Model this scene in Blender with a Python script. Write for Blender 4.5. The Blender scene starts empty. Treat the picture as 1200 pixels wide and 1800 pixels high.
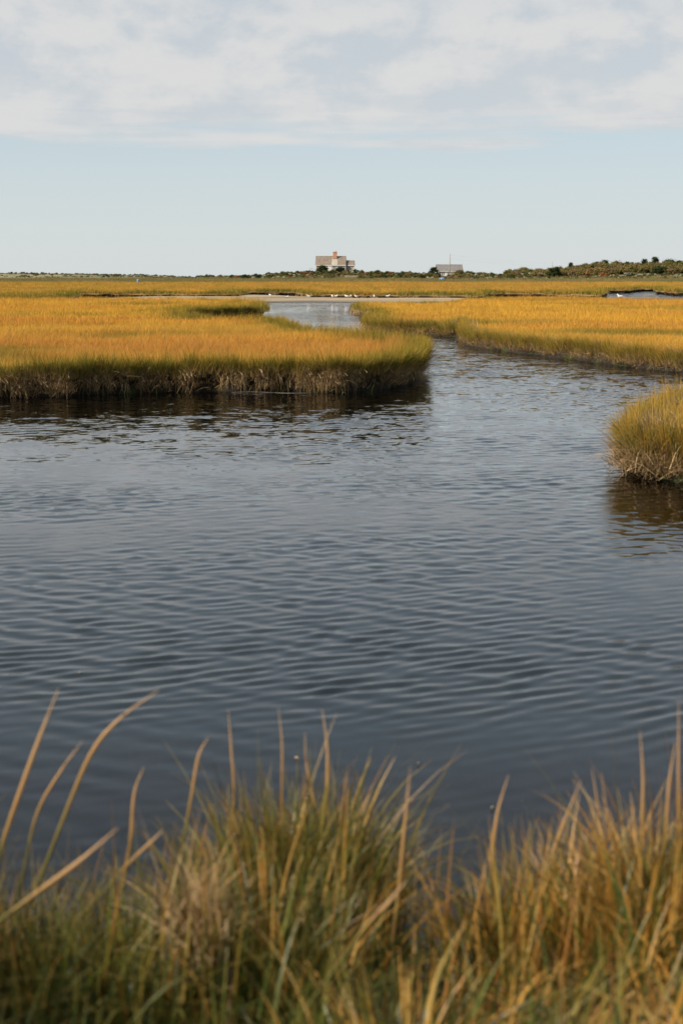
import bpy, math, random
import numpy as np
from mathutils import Vector
from mathutils.geometry import tessellate_polygon

random.seed(7)
RNG = np.random.default_rng(11)
scene = bpy.context.scene
COL = scene.collection

# ------------------------------------------------------------------ camera
CAM_H = 2.3
FPX = 2500.0
PITCH = math.atan(413.0 / FPX)
cam_data = bpy.data.cameras.new('camera')
cam = bpy.data.objects.new('camera', cam_data)
COL.objects.link(cam)
cam.location = (0, 0, CAM_H)
cam.rotation_euler = (math.pi / 2 - PITCH, 0, 0)
cam_data.sensor_fit = 'VERTICAL'
cam_data.sensor_height = 36.0
cam_data.sensor_width = 24.0
cam_data.lens = 50.0
cam_data.clip_start = 0.05
cam_data.clip_end = 20000
cam_data.dof.use_dof = True
cam_data.dof.focus_distance = 36.0
cam_data.dof.aperture_fstop = 2.7
scene.camera = cam

# ------------------------------------------------------------------ sky, sun, exposure
SUN_EL = math.radians(33)
SUN_AZ = (-0.88, -0.48)            # horizontal direction towards the sun (left, behind the camera)
_n = math.hypot(*SUN_AZ)
SUN_DIR = Vector((SUN_AZ[0] / _n * math.cos(SUN_EL), SUN_AZ[1] / _n * math.cos(SUN_EL), math.sin(SUN_EL)))
world = bpy.data.worlds.new('World')
scene.world = world
world.use_nodes = True
wt = world.node_tree
wt.nodes.clear()


def N(nt, typ, **kw):
    n = nt.nodes.new(typ)
    for k, v in kw.items():
        if k == 'inp':
            for kk, vv in v.items():
                n.inputs[kk].default_value = vv
        else:
            setattr(n, k, v)
    return n


def L(nt, a, b):
    nt.links.new(a, b)


def math_node(nt, op, a, b=None, c=None, clamp=False):
    n = nt.nodes.new('ShaderNodeMath')
    n.operation = op
    n.use_clamp = clamp
    for i, v in enumerate((a, b, c)):
        if v is None:
            continue
        if isinstance(v, (int, float)):
            n.inputs[i].default_value = v
        else:
            nt.links.new(v, n.inputs[i])
    return n.outputs[0]


def maprange(nt, v, a, b, c=0.0, d=1.0, smooth=True):
    n = nt.nodes.new('ShaderNodeMapRange')
    n.interpolation_type = 'SMOOTHSTEP' if smooth else 'LINEAR'
    nt.links.new(v, n.inputs[0])
    for i, x in zip((1, 2, 3, 4), (a, b, c, d)):
        n.inputs[i].default_value = x
    return n.outputs[0]


def mixc(nt, fac, a, b, blend='MIX'):
    n = nt.nodes.new('ShaderNodeMix')
    n.data_type = 'RGBA'
    n.blend_type = blend
    if isinstance(fac, (int, float)):
        n.inputs[0].default_value = fac
    else:
        nt.links.new(fac, n.inputs[0])
    for i, v in ((6, a), (7, b)):
        if isinstance(v, (tuple, list)):
            n.inputs[i].default_value = tuple(v) + ((1,) if len(v) == 3 else ())
        else:
            nt.links.new(v, n.inputs[i])
    return n.outputs[2]


def noise(nt, vec, scale, detail=4, rough=0.55, dist=0.0):
    n = nt.nodes.new('ShaderNodeTexNoise')
    n.inputs['Scale'].default_value = scale
    n.inputs['Detail'].default_value = detail
    n.inputs['Roughness'].default_value = rough
    n.inputs['Distortion'].default_value = dist
    if vec is not None:
        nt.links.new(vec, n.inputs['Vector'])
    return n.outputs['Fac']


def vmul(nt, vec, xyz):
    n = nt.nodes.new('ShaderNodeVectorMath')
    n.operation = 'MULTIPLY'
    nt.links.new(vec, n.inputs[0])
    n.inputs[1].default_value = xyz
    return n.outputs[0]


def vadd(nt, vec, xyz):
    n = nt.nodes.new('ShaderNodeVectorMath')
    n.operation = 'ADD'
    nt.links.new(vec, n.inputs[0])
    n.inputs[1].default_value = xyz
    return n.outputs[0]


sky = N(wt, 'ShaderNodeTexSky', sky_type='NISHITA', sun_disc=False)
sky.sun_elevation = SUN_EL
sky.sun_rotation = math.atan2(SUN_DIR.x, SUN_DIR.y)
sky.air_density = 1.0
sky.dust_density = 1.3
sky.ozone_density = 1.4
SKY_STRENGTH = 0.072
bg_sky = N(wt, 'ShaderNodeBackground', inp={'Strength': SKY_STRENGTH})
bg_cloud = N(wt, 'ShaderNodeBackground', inp={'Strength': SKY_STRENGTH})
tc = N(wt, 'ShaderNodeTexCoord')
sep = N(wt, 'ShaderNodeSeparateXYZ')
L(wt, tc.outputs['Generated'], sep.inputs[0])
zc = math_node(wt, 'MAXIMUM', sep.outputs[2], 0.02)
cx = math_node(wt, 'DIVIDE', sep.outputs[0], zc)
cy = math_node(wt, 'DIVIDE', sep.outputs[1], zc)
cr = math_node(wt, 'SQRT', math_node(wt, 'ADD', math_node(wt, 'MULTIPLY', cx, cx), math_node(wt, 'MULTIPLY', cy, cy)))
comb = N(wt, 'ShaderNodeCombineXYZ')
L(wt, cx, comb.inputs[0])
L(wt, cy, comb.inputs[1])
cv = comb.outputs[0]                       # the cloud layer as a flat deck seen from below
dirv = tc.outputs['Generated']
n_edge = noise(wt, vadd(wt, cv, (3.1, 0.4, 0)), 0.42, 4, 0.5)
n_deck = noise(wt, vadd(wt, cv, (7.3, 2.2, 1)), 0.8, 5, 0.55, 0.3)
n_puff = noise(wt, vmul(wt, vadd(wt, dirv, (0.31, 0.1, 0.72)), (1, 1, 1.7)), 17.0, 7, 0.58, 0.15)   # rounded heaps on the deck
n_wisp = noise(wt, vmul(wt, vadd(wt, cv, (1.3, 5.2, 4)), (0.8, 0.8, 1)), 1.9, 6, 0.6, 0.4)
r_edge = math_node(wt, 'ADD', cr, math_node(wt, 'MULTIPLY', math_node(wt, 'SUBTRACT', n_edge, 0.5), 12.0))
r_edge = math_node(wt, 'ADD', r_edge, math_node(wt, 'MULTIPLY', math_node(wt, 'SUBTRACT', n_wisp, 0.5), 1.6))
deck = maprange(wt, r_edge, 11.7, 9.7)
puffw = maprange(wt, cr, 10.0, 6.6, 0.40, 0.82)                       # heaps show better higher up
thick = math_node(wt, 'ADD', math_node(wt, 'MULTIPLY', n_deck, 0.55), math_node(wt, 'MULTIPLY', n_wisp, 0.45))
thickm = N(wt, 'ShaderNodeMix')
L(wt, puffw, thickm.inputs[0])
L(wt, thick, thickm.inputs[2])
L(wt, n_puff, thickm.inputs[3])
thick = thickm.outputs[0]
body = maprange(wt, thick, 0.33, 0.52)
body = math_node(wt, 'ADD', math_node(wt, 'MULTIPLY', body, 0.30), 0.67)
streak_n = noise(wt, vmul(wt, vadd(wt, cv, (0.0, 11.0, 2)), (0.35, 1.0, 1)), 0.8, 4, 0.5)
streak = math_node(wt, 'MULTIPLY', maprange(wt, streak_n, 0.56, 0.68), maprange(wt, cr, 14, 10.5))
body = math_node(wt, 'MULTIPLY', body, maprange(wt, cr, 3.0, 6.2, 0.28, 1.0))
cmask = math_node(wt, 'MULTIPLY', deck, body)
cmask = math_node(wt, 'MAXIMUM', cmask, math_node(wt, 'MULTIPLY', streak, 0.35))
ccol = mixc(wt, maprange(wt, thick, 0.40, 0.57), (6.05, 6.4, 6.7), (7.1, 7.1, 7.08))
skyc = mixc(wt, maprange(wt, sep.outputs[2], 0.0, 0.20, 0.90, 0.42), sky.outputs[0], mixc(wt, maprange(wt, sep.outputs[2], 0.0, 0.11), (7.0, 7.5, 7.5), (6.5, 7.55, 8.2)))
L(wt, skyc, bg_sky.inputs['Color'])
L(wt, ccol, bg_cloud.inputs['Color'])
mixs = N(wt, 'ShaderNodeMixShader')
L(wt, cmask, mixs.inputs[0])
L(wt, bg_sky.outputs[0], mixs.inputs[1])
L(wt, bg_cloud.outputs[0], mixs.inputs[2])
wout = N(wt, 'ShaderNodeOutputWorld')
L(wt, mixs.outputs[0], wout.inputs[0])

sun_data = bpy.data.lights.new('sun', 'SUN')
sun_data.energy = 5.0
sun_data.angle = math.radians(0.53)
sun_data.color = (1.0, 0.90, 0.76)
sun = bpy.data.objects.new('sun', sun_data)
COL.objects.link(sun)
sun.rotation_euler = (-SUN_DIR).to_track_quat('-Z', 'Y').to_euler()

scene.view_settings.view_transform = 'Standard'
scene.view_settings.look = 'None'
scene.view_settings.exposure = 0.47
scene.view_settings.gamma = 1.0
scene.view_settings.use_curve_mapping = False
scene.render.engine = 'CYCLES'
scene.cycles.use_denoising = True
scene.cycles.max_bounces = 6
scene.cycles.diffuse_bounces = 3
scene.cycles.glossy_bounces = 3
scene.cycles.transmission_bounces = 3
scene.cycles.transparent_max_bounces = 8
scene.cycles.caustics_reflective = False
scene.cycles.caustics_refractive = False

# ------------------------------------------------------------------ helpers
CP, SP = math.cos(PITCH), math.sin(PITCH)


def at(px, py, z=0.0):
    """ground point seen at a pixel of the 1200 x 1800 photograph, on the plane z"""
    u, v = (px - 600) / FPX, (900 - py) / FPX
    d = Vector((u, CP + v * SP, v * CP - SP))
    t = (z - CAM_H) / d.z
    return Vector((u * t, d.y * t, z))


def pd(px, d, z=0.0):
    """point in the column px at ground distance d"""
    return Vector(((px - 600) / FPX * (d * CP + (CAM_H - z) * SP), d, z))


def zrow(py, d):
    """height of what shows in row py at ground distance d"""
    v = (900 - py) / FPX
    return CAM_H + d * (v * CP - SP) / (CP + v * SP)


def tag(o, label=None, cat=None, group=None, kind=None):
    if label:
        o['label'] = label
    if cat:
        o['category'] = cat
    if group:
        o['group'] = group
    if kind:
        o['kind'] = kind
    return o


def empty(name, loc=(0, 0, 0), rz=0.0):
    o = bpy.data.objects.new(name, None)
    COL.objects.link(o)
    o.location = loc
    o.rotation_euler = (0, 0, rz)
    o.empty_display_size = 0.2
    return o


def link(name, me, mat=None, parent=None, loc=None):
    o = bpy.data.objects.new(name, me)
    COL.objects.link(o)
    if mat is not None:
        me.materials.append(mat)
    if parent is not None:
        o.parent = parent
    if loc is not None:
        o.location = loc
    return o


def mesh_np(name, verts, quads, attrs=None, smooth=False):
    verts = np.asarray(verts, np.float32).reshape(-1, 3)
    quads = np.asarray(quads, np.int32)
    k = quads.shape[1]
    me = bpy.data.meshes.new(name)
    me.vertices.add(len(verts))
    me.vertices.foreach_set('co', verts.ravel())
    me.loops.add(quads.size)
    me.loops.foreach_set('vertex_index', quads.ravel())
    me.polygons.add(len(quads))
    me.polygons.foreach_set('loop_start', np.arange(0, quads.size, k, dtype=np.int32))
    if smooth:
        me.polygons.foreach_set('use_smooth', np.ones(len(quads), bool))
    me.update(calc_edges=True)
    me.validate()
    for an, arr in (attrs or {}).items():
        a = me.attributes.new(an, 'FLOAT', 'POINT')
        a.data.foreach_set('value', np.asarray(arr, np.float32).ravel())
    return me


def mesh_py(name, verts, faces, smooth=False):
    me = bpy.data.meshes.new(name)
    me.from_pydata([tuple(v) for v in verts], [], faces)
    if smooth:
        me.polygons.foreach_set('use_smooth', [True] * len(me.polygons))
    me.update()
    return me


class MB:
    """collects boxes, tubes and prisms into one mesh"""

    def __init__(self):
        self.v, self.f = [], []

    def box(self, x0, x1, y0, y1, z0, z1):
        b = len(self.v)
        self.v += [(x, y, z) for z in (z0, z1) for x, y in ((x0, y0), (x1, y0), (x1, y1), (x0, y1))]
        self.f += [(b, b + 3, b + 2, b + 1), (b + 4, b + 5, b + 6, b + 7)]
        self.f += [(b + i, b + (i + 1) % 4, b + 4 + (i + 1) % 4, b + 4 + i) for i in range(4)]
        return self

    def tube(self, pts, rads, n=7):
        b = len(self.v)
        pts = [Vector(p) for p in pts]
        for i, p in enumerate(pts):
            d = (pts[min(i + 1, len(pts) - 1)] - pts[max(i - 1, 0)]).normalized()
            a = d.cross(Vector((0.3, 1, 0.1))).normalized()
            c = d.cross(a)
            for k in range(n):
                t = 2 * math.pi * k / n
                self.v.append(tuple(p + (a * math.cos(t) + c * math.sin(t)) * rads[i]))
        for i in range(len(pts) - 1):
            for k in range(n):
                k2 = (k + 1) % n
                self.f.append((b + i * n + k, b + i * n + k2, b + (i + 1) * n + k2, b + (i + 1) * n + k))
        self.f.append(tuple(b + k for k in range(n))[::-1])
        self.f.append(tuple(b + (len(pts) - 1) * n + k for k in range(n)))
        return self

    def poly(self, pts, faces):
        b = len(self.v)
        self.v += [tuple(p) for p in pts]
        self.f += [tuple(b + i for i in f) for f in faces]
        return self

    def build(self, name, mat, parent=None, smooth=False, loc=None):
        return link(name, mesh_py(name, self.v, self.f, smooth), mat, parent, loc)


# smooth random fields in world metres
def field(seed, scale, n=14, aniso=(1, 1)):
    r = np.random.default_rng(seed)
    ang = r.uniform(0, 2 * np.pi, n)
    k = 2 * np.pi / scale * r.uniform(0.45, 1.5, n)
    ph = r.uniform(0, 2 * np.pi, n)
    kx, ky = np.cos(ang) * k / aniso[0], np.sin(ang) * k / aniso[1]

    def f(x, y):
        x, y = np.asarray(x, float), np.asarray(y, float)
        s = np.zeros(np.broadcast(x, y).shape)
        for a, b, c in zip(kx, ky, ph):
            s = s + np.cos(a * x + b * y + c)
        return s / math.sqrt(n / 2)          # about unit variance
    return f


# ------------------------------------------------------------------ materials
def new_mat(name):
    m = bpy.data.materials.new(name)
    m.use_nodes = True
    m.node_tree.nodes.clear()
    return m, m.node_tree


def finish(nt, shader):
    o = nt.nodes.new('ShaderNodeOutputMaterial')
    nt.links.new(shader, o.inputs[0])


def position(nt):
    return nt.nodes.new('ShaderNodeNewGeometry').outputs['Position']


def objcoord(nt):
    return nt.nodes.new('ShaderNodeTexCoord').outputs['Object']


def attr(nt, name, typ='GEOMETRY'):
    n = nt.nodes.new('ShaderNodeAttribute')
    n.attribute_type = typ
    n.attribute_name = name
    return n.outputs['Fac']


def ramp(nt, fac, stops):
    n = nt.nodes.new('ShaderNodeValToRGB')
    e = n.color_ramp.elements
    while len(e) < len(stops):
        e.new(0.5)
    for el, (p, c) in zip(e, stops):
        el.position = p
        el.color = tuple(c) + (1,)
    nt.links.new(fac, n.inputs[0])
    return n.outputs[0]


def leafy(nt, color, trans=0.3, rough_gloss=0.0):
    d = N(nt, 'ShaderNodeBsdfDiffuse')
    t = N(nt, 'ShaderNodeBsdfTranslucent')
    L(nt, color, d.inputs[0])
    L(nt, color, t.inputs[0])
    m = N(nt, 'ShaderNodeMixShader', inp={0: trans})
    L(nt, d.outputs[0], m.inputs[1])
    L(nt, t.outputs[0], m.inputs[2])
    out = m.outputs[0]
    if rough_gloss > 0:
        g = N(nt, 'ShaderNodeBsdfGlossy', inp={'Roughness': 0.45, 'Color': (1, 0.98, 0.95, 1)})
        m2 = N(nt, 'ShaderNodeMixShader', inp={0: rough_gloss})
        L(nt, out, m2.inputs[1])
        L(nt, g.outputs[0], m2.inputs[2])
        out = m2.outputs[0]
    finish(nt, out)


def principled(name, color, rough=0.8, var=0.15, scale=3.0, bump=0.0, metallic=0.0, detail=5):
    m, nt = new_mat(name)
    b = N(nt, 'ShaderNodeBsdfPrincipled')
    co = objcoord(nt)
    nz = noise(nt, co, scale, detail, 0.6)
    c0 = tuple(max(0, c * (1 - var)) for c in color)
    c1 = tuple(min(1, c * (1 + var)) for c in color)
    L(nt, mixc(nt, maprange(nt, nz, 0.3, 0.7), c0, c1), b.inputs['Base Color'])
    b.inputs['Roughness'].default_value = rough
    b.inputs['Metallic'].default_value = metallic
    if bump > 0:
        bp = N(nt, 'ShaderNodeBump', inp={'Strength': bump, 'Distance': 0.05})
        L(nt, noise(nt, co, scale * 4, 6, 0.65), bp.inputs['Height'])
        L(nt, bp.outputs[0], b.inputs['Normal'])
    finish(nt, b.outputs[0])
    return m


M = {}
# marsh grass: colour along each blade, greener and taller where it stands at the creek edge
m, nt = new_mat('marsh_grass_blades')
h = attr(nt, 'h')
r = attr(nt, 'r')
e = attr(nt, 'edge', 'INSTANCER')
ti = attr(nt, 'tint', 'INSTANCER')
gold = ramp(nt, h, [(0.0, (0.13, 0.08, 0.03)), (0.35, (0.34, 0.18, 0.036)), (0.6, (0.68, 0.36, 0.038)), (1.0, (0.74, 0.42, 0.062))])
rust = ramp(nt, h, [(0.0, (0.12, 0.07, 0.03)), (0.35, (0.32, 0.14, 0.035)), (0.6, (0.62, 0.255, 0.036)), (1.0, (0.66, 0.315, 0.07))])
inner = mixc(nt, ti, gold, rust)
pn = position(nt)
inner = mixc(nt, math_node(nt, 'MULTIPLY', maprange(nt, noise(nt, vmul(nt, pn, (0.35, 1, 1)), 0.35, 5, 0.6), 0.50, 0.66), 0.6), inner, (0.33, 0.15, 0.045))
inner = mixc(nt, math_node(nt, 'MULTIPLY', maprange(nt, noise(nt, vmul(nt, vadd(nt, pn, (31, 7, 0)), (0.3, 1, 1)), 0.22, 4, 0.6), 0.54, 0.66), 0.7), inner, (0.30, 0.24, 0.045))
inner = mixc(nt, maprange(nt, r, 0.80, 0.95), inner, (0.32, 0.23, 0.045))
inner = mixc(nt, maprange(nt, r, 0.26, 0.10), inner, (0.44, 0.28, 0.11))
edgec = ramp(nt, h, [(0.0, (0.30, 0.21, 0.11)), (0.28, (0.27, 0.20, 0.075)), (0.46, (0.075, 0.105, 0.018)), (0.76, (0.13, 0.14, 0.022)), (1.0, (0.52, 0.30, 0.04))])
edgec = mixc(nt, maprange(nt, r, 0.70, 0.85), edgec, (0.45, 0.29, 0.07))
edgec = mixc(nt, maprange(nt, r, 0.22, 0.08), edgec, (0.09, 0.12, 0.02))
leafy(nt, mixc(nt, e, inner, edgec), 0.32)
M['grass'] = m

m, nt = new_mat('dead_straw')
r = attr(nt, 'r')
leafy(nt, ramp(nt, r, [(0.0, (0.09, 0.06, 0.03)), (0.35, (0.26, 0.17, 0.08)), (0.8, (0.44, 0.30, 0.15)), (1.0, (0.58, 0.44, 0.26))]), 0.2)
M['straw'] = m

m, nt = new_mat('foreground_grass_blades')
h = attr(nt, 'h')
r = attr(nt, 'r')
g = attr(nt, 'dry')
green = ramp(nt, r, [(0.0, (0.012, 0.026, 0.006)), (0.5, (0.045, 0.076, 0.012)), (0.85, (0.11, 0.135, 0.020)), (1.0, (0.24, 0.19, 0.04))])
dry = ramp(nt, r, [(0.0, (0.22, 0.085, 0.014)), (0.5, (0.54, 0.25, 0.035)), (1.0, (0.66, 0.42, 0.14))])
tipf = math_node(nt, 'ADD', g, math_node(nt, 'MULTIPLY', maprange(nt, h, 0.75, 1.0), 0.3), clamp=True)
leafy(nt, mixc(nt, tipf, green, dry), 0.35, 0.03)
M['fgrass'] = m

m, nt = new_mat('stalk_tan')
h = attr(nt, 'h')
sc_ = ramp(nt, h, [(0.0, (0.06, 0.075, 0.014)), (0.32, (0.16, 0.14, 0.03)), (0.6, (0.44, 0.25, 0.09)), (1.0, (0.56, 0.37, 0.20))])
sp_ = noise(nt, vmul(nt, position(nt), (60, 60, 9)), 1.0, 5, 0.65)
sc_ = mixc(nt, maprange(nt, sp_, 0.55, 0.68), sc_, (0.20, 0.10, 0.04))
leafy(nt, sc_, 0.25, 0.03)
M['stalk'] = m

# bank mud
m, nt = new_mat('bank_mud')
p = position(nt)
b = N(nt, 'ShaderNodeBsdfPrincipled', inp={'Roughness': 0.85, 'Specular IOR Level': 0.12})
nz = noise(nt, p, 1.4, 6, 0.6)
zz = N(nt, 'ShaderNodeSeparateXYZ')
L(nt, p, zz.inputs[0])
nw = N(nt, 'ShaderNodeNewGeometry')
nsep = N(nt, 'ShaderNodeSeparateXYZ')
L(nt, nw.outputs['Normal'], nsep.inputs[0])
top = maprange(nt, nsep.outputs[2], 0.55, 0.9)
mud = mixc(nt, nz, (0.012, 0.010, 0.008), (0.038, 0.030, 0.022))
alg = mixc(nt, maprange(nt, noise(nt, p, 2.2, 3), 0.5, 0.66), mud, (0.035, 0.042, 0.014))
mud = mixc(nt, maprange(nt, zz.outputs[2], 0.22, 0.05), mud, alg)
thatch = mixc(nt, noise(nt, p, 5, 5), (0.20, 0.115, 0.035), (0.34, 0.20, 0.06))
top = math_node(nt, 'MULTIPLY', top, maprange(nt, zz.outputs[2], 0.19, 0.25))
L(nt, mixc(nt, top, mud, thatch), b.inputs['Base Color'])
bp = N(nt, 'ShaderNodeBump', inp={'Strength': 0.9, 'Distance': 0.06})
L(nt, noise(nt, vmul(nt, p, (1, 1, 0.5)), 9, 6, 0.65), bp.inputs['Height'])
L(nt, bp.outputs[0], b.inputs['Normal'])
finish(nt, b.outputs[0])
M['mud'] = m

# creek bed
m, nt = new_mat('creek_bed_mud')
p = position(nt)
b = N(nt, 'ShaderNodeBsdfPrincipled', inp={'Roughness': 0.9})
c = mixc(nt, maprange(nt, noise(nt, p, 1.8, 6, 0.65), 0.35, 0.7), (0.030, 0.026, 0.020), (0.075, 0.062, 0.048))
c = mixc(nt, maprange(nt, noise(nt, p, 22, 3), 0.66, 0.74), c, (0.15, 0.13, 0.10))
bz = N(nt, 'ShaderNodeSeparateXYZ')
L(nt, p, bz.inputs[0])
c = mixc(nt, maprange(nt, bz.outputs[2], -0.22, -0.42), c, (0.060, 0.115, 0.128))      # teal in the deeper bed stands in for light scattered by the water
L(nt, c, b.inputs['Base Color'])
finish(nt, b.outputs[0])
M['bed'] = m

# water
m, nt = new_mat('creek_water')
p = position(nt)
def slope_noise(scale, detail, xyz):
    n = N(nt, 'ShaderNodeTexNoise', inp={'Scale': scale, 'Detail': detail, 'Roughness': 0.55})
    L(nt, vmul(nt, p, xyz), n.inputs['Vector'])
    return vmul(nt, vadd(nt, n.outputs['Color'], (-0.5, -0.5, -0.5)), (0.75, 1.1, 0))


wind = maprange(nt, noise(nt, vmul(nt, p, (1.0, 0.5, 1)), 0.16, 3, 0.55), 0.36, 0.62, 0.35, 1.0)
psep = N(nt, 'ShaderNodeSeparateXYZ')
L(nt, p, psep.inputs[0])
farf = maprange(nt, psep.outputs[1], 9, 44, 0.05, 0.80)
amp = math_node(nt, 'MULTIPLY', wind, farf)
vs = N(nt, 'ShaderNodeVectorMath', operation='ADD')
L(nt, slope_noise(2.4, 3, (0.7, 1, 1)), vs.inputs[0])
L(nt, slope_noise(9.0, 2, (0.8, 1, 1)), vs.inputs[1])
vsc = N(nt, 'ShaderNodeVectorMath', operation='SCALE')
L(nt, vs.outputs[0], vsc.inputs[0])
L(nt, amp, vsc.inputs['Scale'])
gn = N(nt, 'ShaderNodeNewGeometry')
vn = N(nt, 'ShaderNodeVectorMath', operation='ADD')
L(nt, gn.outputs['Normal'], vn.inputs[0])
L(nt, vsc.outputs[0], vn.inputs[1])
vnn = N(nt, 'ShaderNodeVectorMath', operation='NORMALIZE')
L(nt, vn.outputs[0], vnn.inputs[0])
fr = N(nt, 'ShaderNodeFresnel', inp={'IOR': 1.333})
L(nt, vnn.outputs[0], fr.inputs['Normal'])
gl = N(nt, 'ShaderNodeBsdfGlossy', inp={'Roughness': 0.035, 'Color': (0.97, 0.98, 1.0, 1)})
L(nt, vnn.outputs[0], gl.inputs['Normal'])
tr = N(nt, 'ShaderNodeBsdfTransparent', inp={'Color': (0.60, 0.63, 0.58, 1)})
mx = N(nt, 'ShaderNodeMixShader')
L(nt, fr.outputs[0], mx.inputs[0])
L(nt, tr.outputs[0], mx.inputs[1])
L(nt, gl.outputs[0], mx.inputs[2])
finish(nt, mx.outputs[0])
M['water'] = m

# sand
m, nt = new_mat('wet_sand')
p = position(nt)
b = N(nt, 'ShaderNodeBsdfPrincipled', inp={'Roughness': 0.85})
zz = N(nt, 'ShaderNodeSeparateXYZ')
L(nt, p, zz.inputs[0])
dryn = math_node(nt, 'ADD', zz.outputs[2], math_node(nt, 'MULTIPLY', math_node(nt, 'SUBTRACT', noise(nt, vmul(nt, p, (0.18, 1, 1)), 0.5, 6, 0.65), 0.5), 0.30))
L(nt, ramp(nt, maprange(nt, dryn, 0.03, 0.17, smooth=False), [(0.0, (0.06, 0.045, 0.028)), (0.4, (0.15, 0.115, 0.065)), (0.7, (0.22, 0.17, 0.10)), (1.0, (0.35, 0.26, 0.15))]), b.inputs['Base Color'])
finish(nt, b.outputs[0])
M['sand'] = m

# upland
m, nt = new_mat('upland_turf')
p = position(nt)
b = N(nt, 'ShaderNodeBsdfPrincipled', inp={'Roughness': 0.95})
c = mixc(nt, maprange(nt, noise(nt, vmul(nt, p, (0.4, 1, 1)), 0.12, 6, 0.6), 0.35, 0.65), (0.11, 0.11, 0.045), (0.24, 0.20, 0.09))
c = mixc(nt, maprange(nt, noise(nt, p, 0.9, 4, 0.6), 0.52, 0.64), c, (0.075, 0.075, 0.032))
L(nt, c, b.inputs['Base Color'])
finish(nt, b.outputs[0])
M['turf'] = m


# ------------------------------------------------------------------ the lie of the creek: banks as outlines in metres
def W(lst):
    return [at(a, b).xy if kind == 'p' else pd(a, b).xy for kind, a, b in lst]


def P(a, b):
    return ('p', a, b)          # a waterline pixel


def D(a, d):
    return ('d', a, d)          # a column and a ground distance


OUT_A = W([P(-1500, 706), P(-600, 704), P(-150, 702), P(0, 701), P(60, 698), P(130, 697), P(200, 692), P(300, 690), P(400, 691), P(480, 690),
           P(560, 690), P(640, 688), P(695, 684), P(726, 676), P(740, 666), P(745, 653), D(738, 36.5), D(708, 38), D(650, 40), D(590, 43),
           D(535, 46), D(508, 50), D(490, 54), D(455, 57), D(380, 59), D(318, 64), D(340, 75), D(430, 79), D(466, 81.5), D(468, 86),
           D(440, 94), D(400, 104), D(330, 111), D(150, 113), D(-100, 114), D(-900, 115), D(-2200, 100), D(-2600, 60)])
OUT_B = W([D(622, 101), D(622, 95), D(632, 86), D(660, 80.5), D(664, 76), D(646, 70), P(637, 576), P(648, 583), P(685, 587), P(720, 588),
           P(780, 591), P(803, 592), D(812, 60), D(822, 56), P(818, 603), P(835, 609), P(880, 616), P(950, 625), P(1050, 637), P(1130, 647),
           P(1200, 656), P(1400, 672), P(1900, 690), P(3200, 690), D(3000, 60), D(2400, 124), D(1700, 124), D(1200, 123), D(1070, 124), D(1000, 134), D(870, 133), D(835, 125),
           D(790, 110), D(720, 104), D(660, 105)])
OUT_C = W([P(1102, 826), P(1110, 836), P(1140, 842), P(1180, 847), P(1260, 850), P(1500, 846), D(1750, 17.2), D(1700, 20.5), D(1500, 22.5),
           D(1330, 22.5), D(1230, 21.5), D(1172, 20.2), D(1134, 18.8), D(1110, 17.6)])
OUT_F = W([D(-2200, 128), D(-900, 125), D(0, 122), D(60, 124), D(105, 130), D(125, 145), D(120, 155), D(128, 160), D(200, 162),
           D(270, 160), D(350, 159), D(412, 160), D(424, 172), D(452, 181), D(522, 180), D(531, 163), D(560, 154), D(640, 150.5), D(720, 149),
           D(800, 148), D(846, 145), D(852, 160), D(872, 167), D(955, 165), D(968, 158), D(1000, 156), D(1052, 152), D(1057, 160), D(1057, 204),
           D(1080, 207), D(1108, 208), D(1114, 226), D(1152, 232), D(1162, 214), D(1156, 196), D(1200, 178), D(1300, 166), D(1700, 160), D(2300, 150),
           D(2300, 372), D(1200, 372), D(600, 372), D(0, 380), D(-900, 392), D(-1600, 380)])


def resample(pts, jitter_seed, wob=1.0):
    """even steps along a closed outline, finer near the camera, with a ragged edge"""
    P0 = [Vector(p) for p in pts]
    n = len(P0)
    dense = []
    for i in range(n):                              # Catmull-Rom through the corners
        a, b, c, d = P0[i - 1], P0[i], P0[(i + 1) % n], P0[(i + 2) % n]
        ln = (c - b).length
        dist = max(8.0, min(((b + c) / 2).length, 200))
        vis = abs((b.x + c.x) / 2) < 0.4 * dist + 6
        step = (0.0055 if vis else 0.03) * dist
        k = max(2, int(ln / step))
        for j in range(k):
            t = j / k
            q = 0.5 * ((2 * b) + (c - a) * t + (2 * a - 5 * b + 4 * c - d) * t * t + (3 * b - a - 3 * c + d) * t ** 3)
            lin = b.lerp(c, t)
            dense.append(lin.lerp(q, 0.75))
    A = np.array([(v.x, v.y) for v in dense])
    f1, f2 = field(jitter_seed, 2.6), field(jitter_seed + 1, 0.9)
    nrm = normals2(A)
    sc = np.clip(np.hypot(A[:, 0], A[:, 1]) / 40, 0.6, 3.0)
    off = (f1(A[:, 0] / sc, A[:, 1] / sc) * 0.09 + f2(A[:, 0] / sc, A[:, 1] / sc) * 0.05) * sc * wob
    return A + nrm * off[:, None]


def normals2(A):
    """outward normals of an outline that runs counter-clockwise or clockwise"""
    t = np.roll(A, -1, 0) - np.roll(A, 1, 0)
    t /= np.maximum(np.linalg.norm(t, axis=1), 1e-9)[:, None]
    area = np.sum(A[:, 0] * np.roll(A[:, 1], -1) - np.roll(A[:, 0], -1) * A[:, 1])
    nrm = np.stack([t[:, 1], -t[:, 0]], 1)
    return nrm if area > 0 else -nrm


def inside(A, x, y):
    c = np.zeros(len(x), bool)
    x0, y0 = A[:, 0], A[:, 1]
    x1, y1 = np.roll(x0, -1), np.roll(y0, -1)
    for a, b, cc, d in zip(x0, y0, x1, y1):
        if b == d:
            continue
        m_ = (b > y) != (d > y)
        if m_.any():
            c[m_] ^= x[m_] < (cc - a) * (y[m_] - b) / (d - b) + a
    return c


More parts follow.
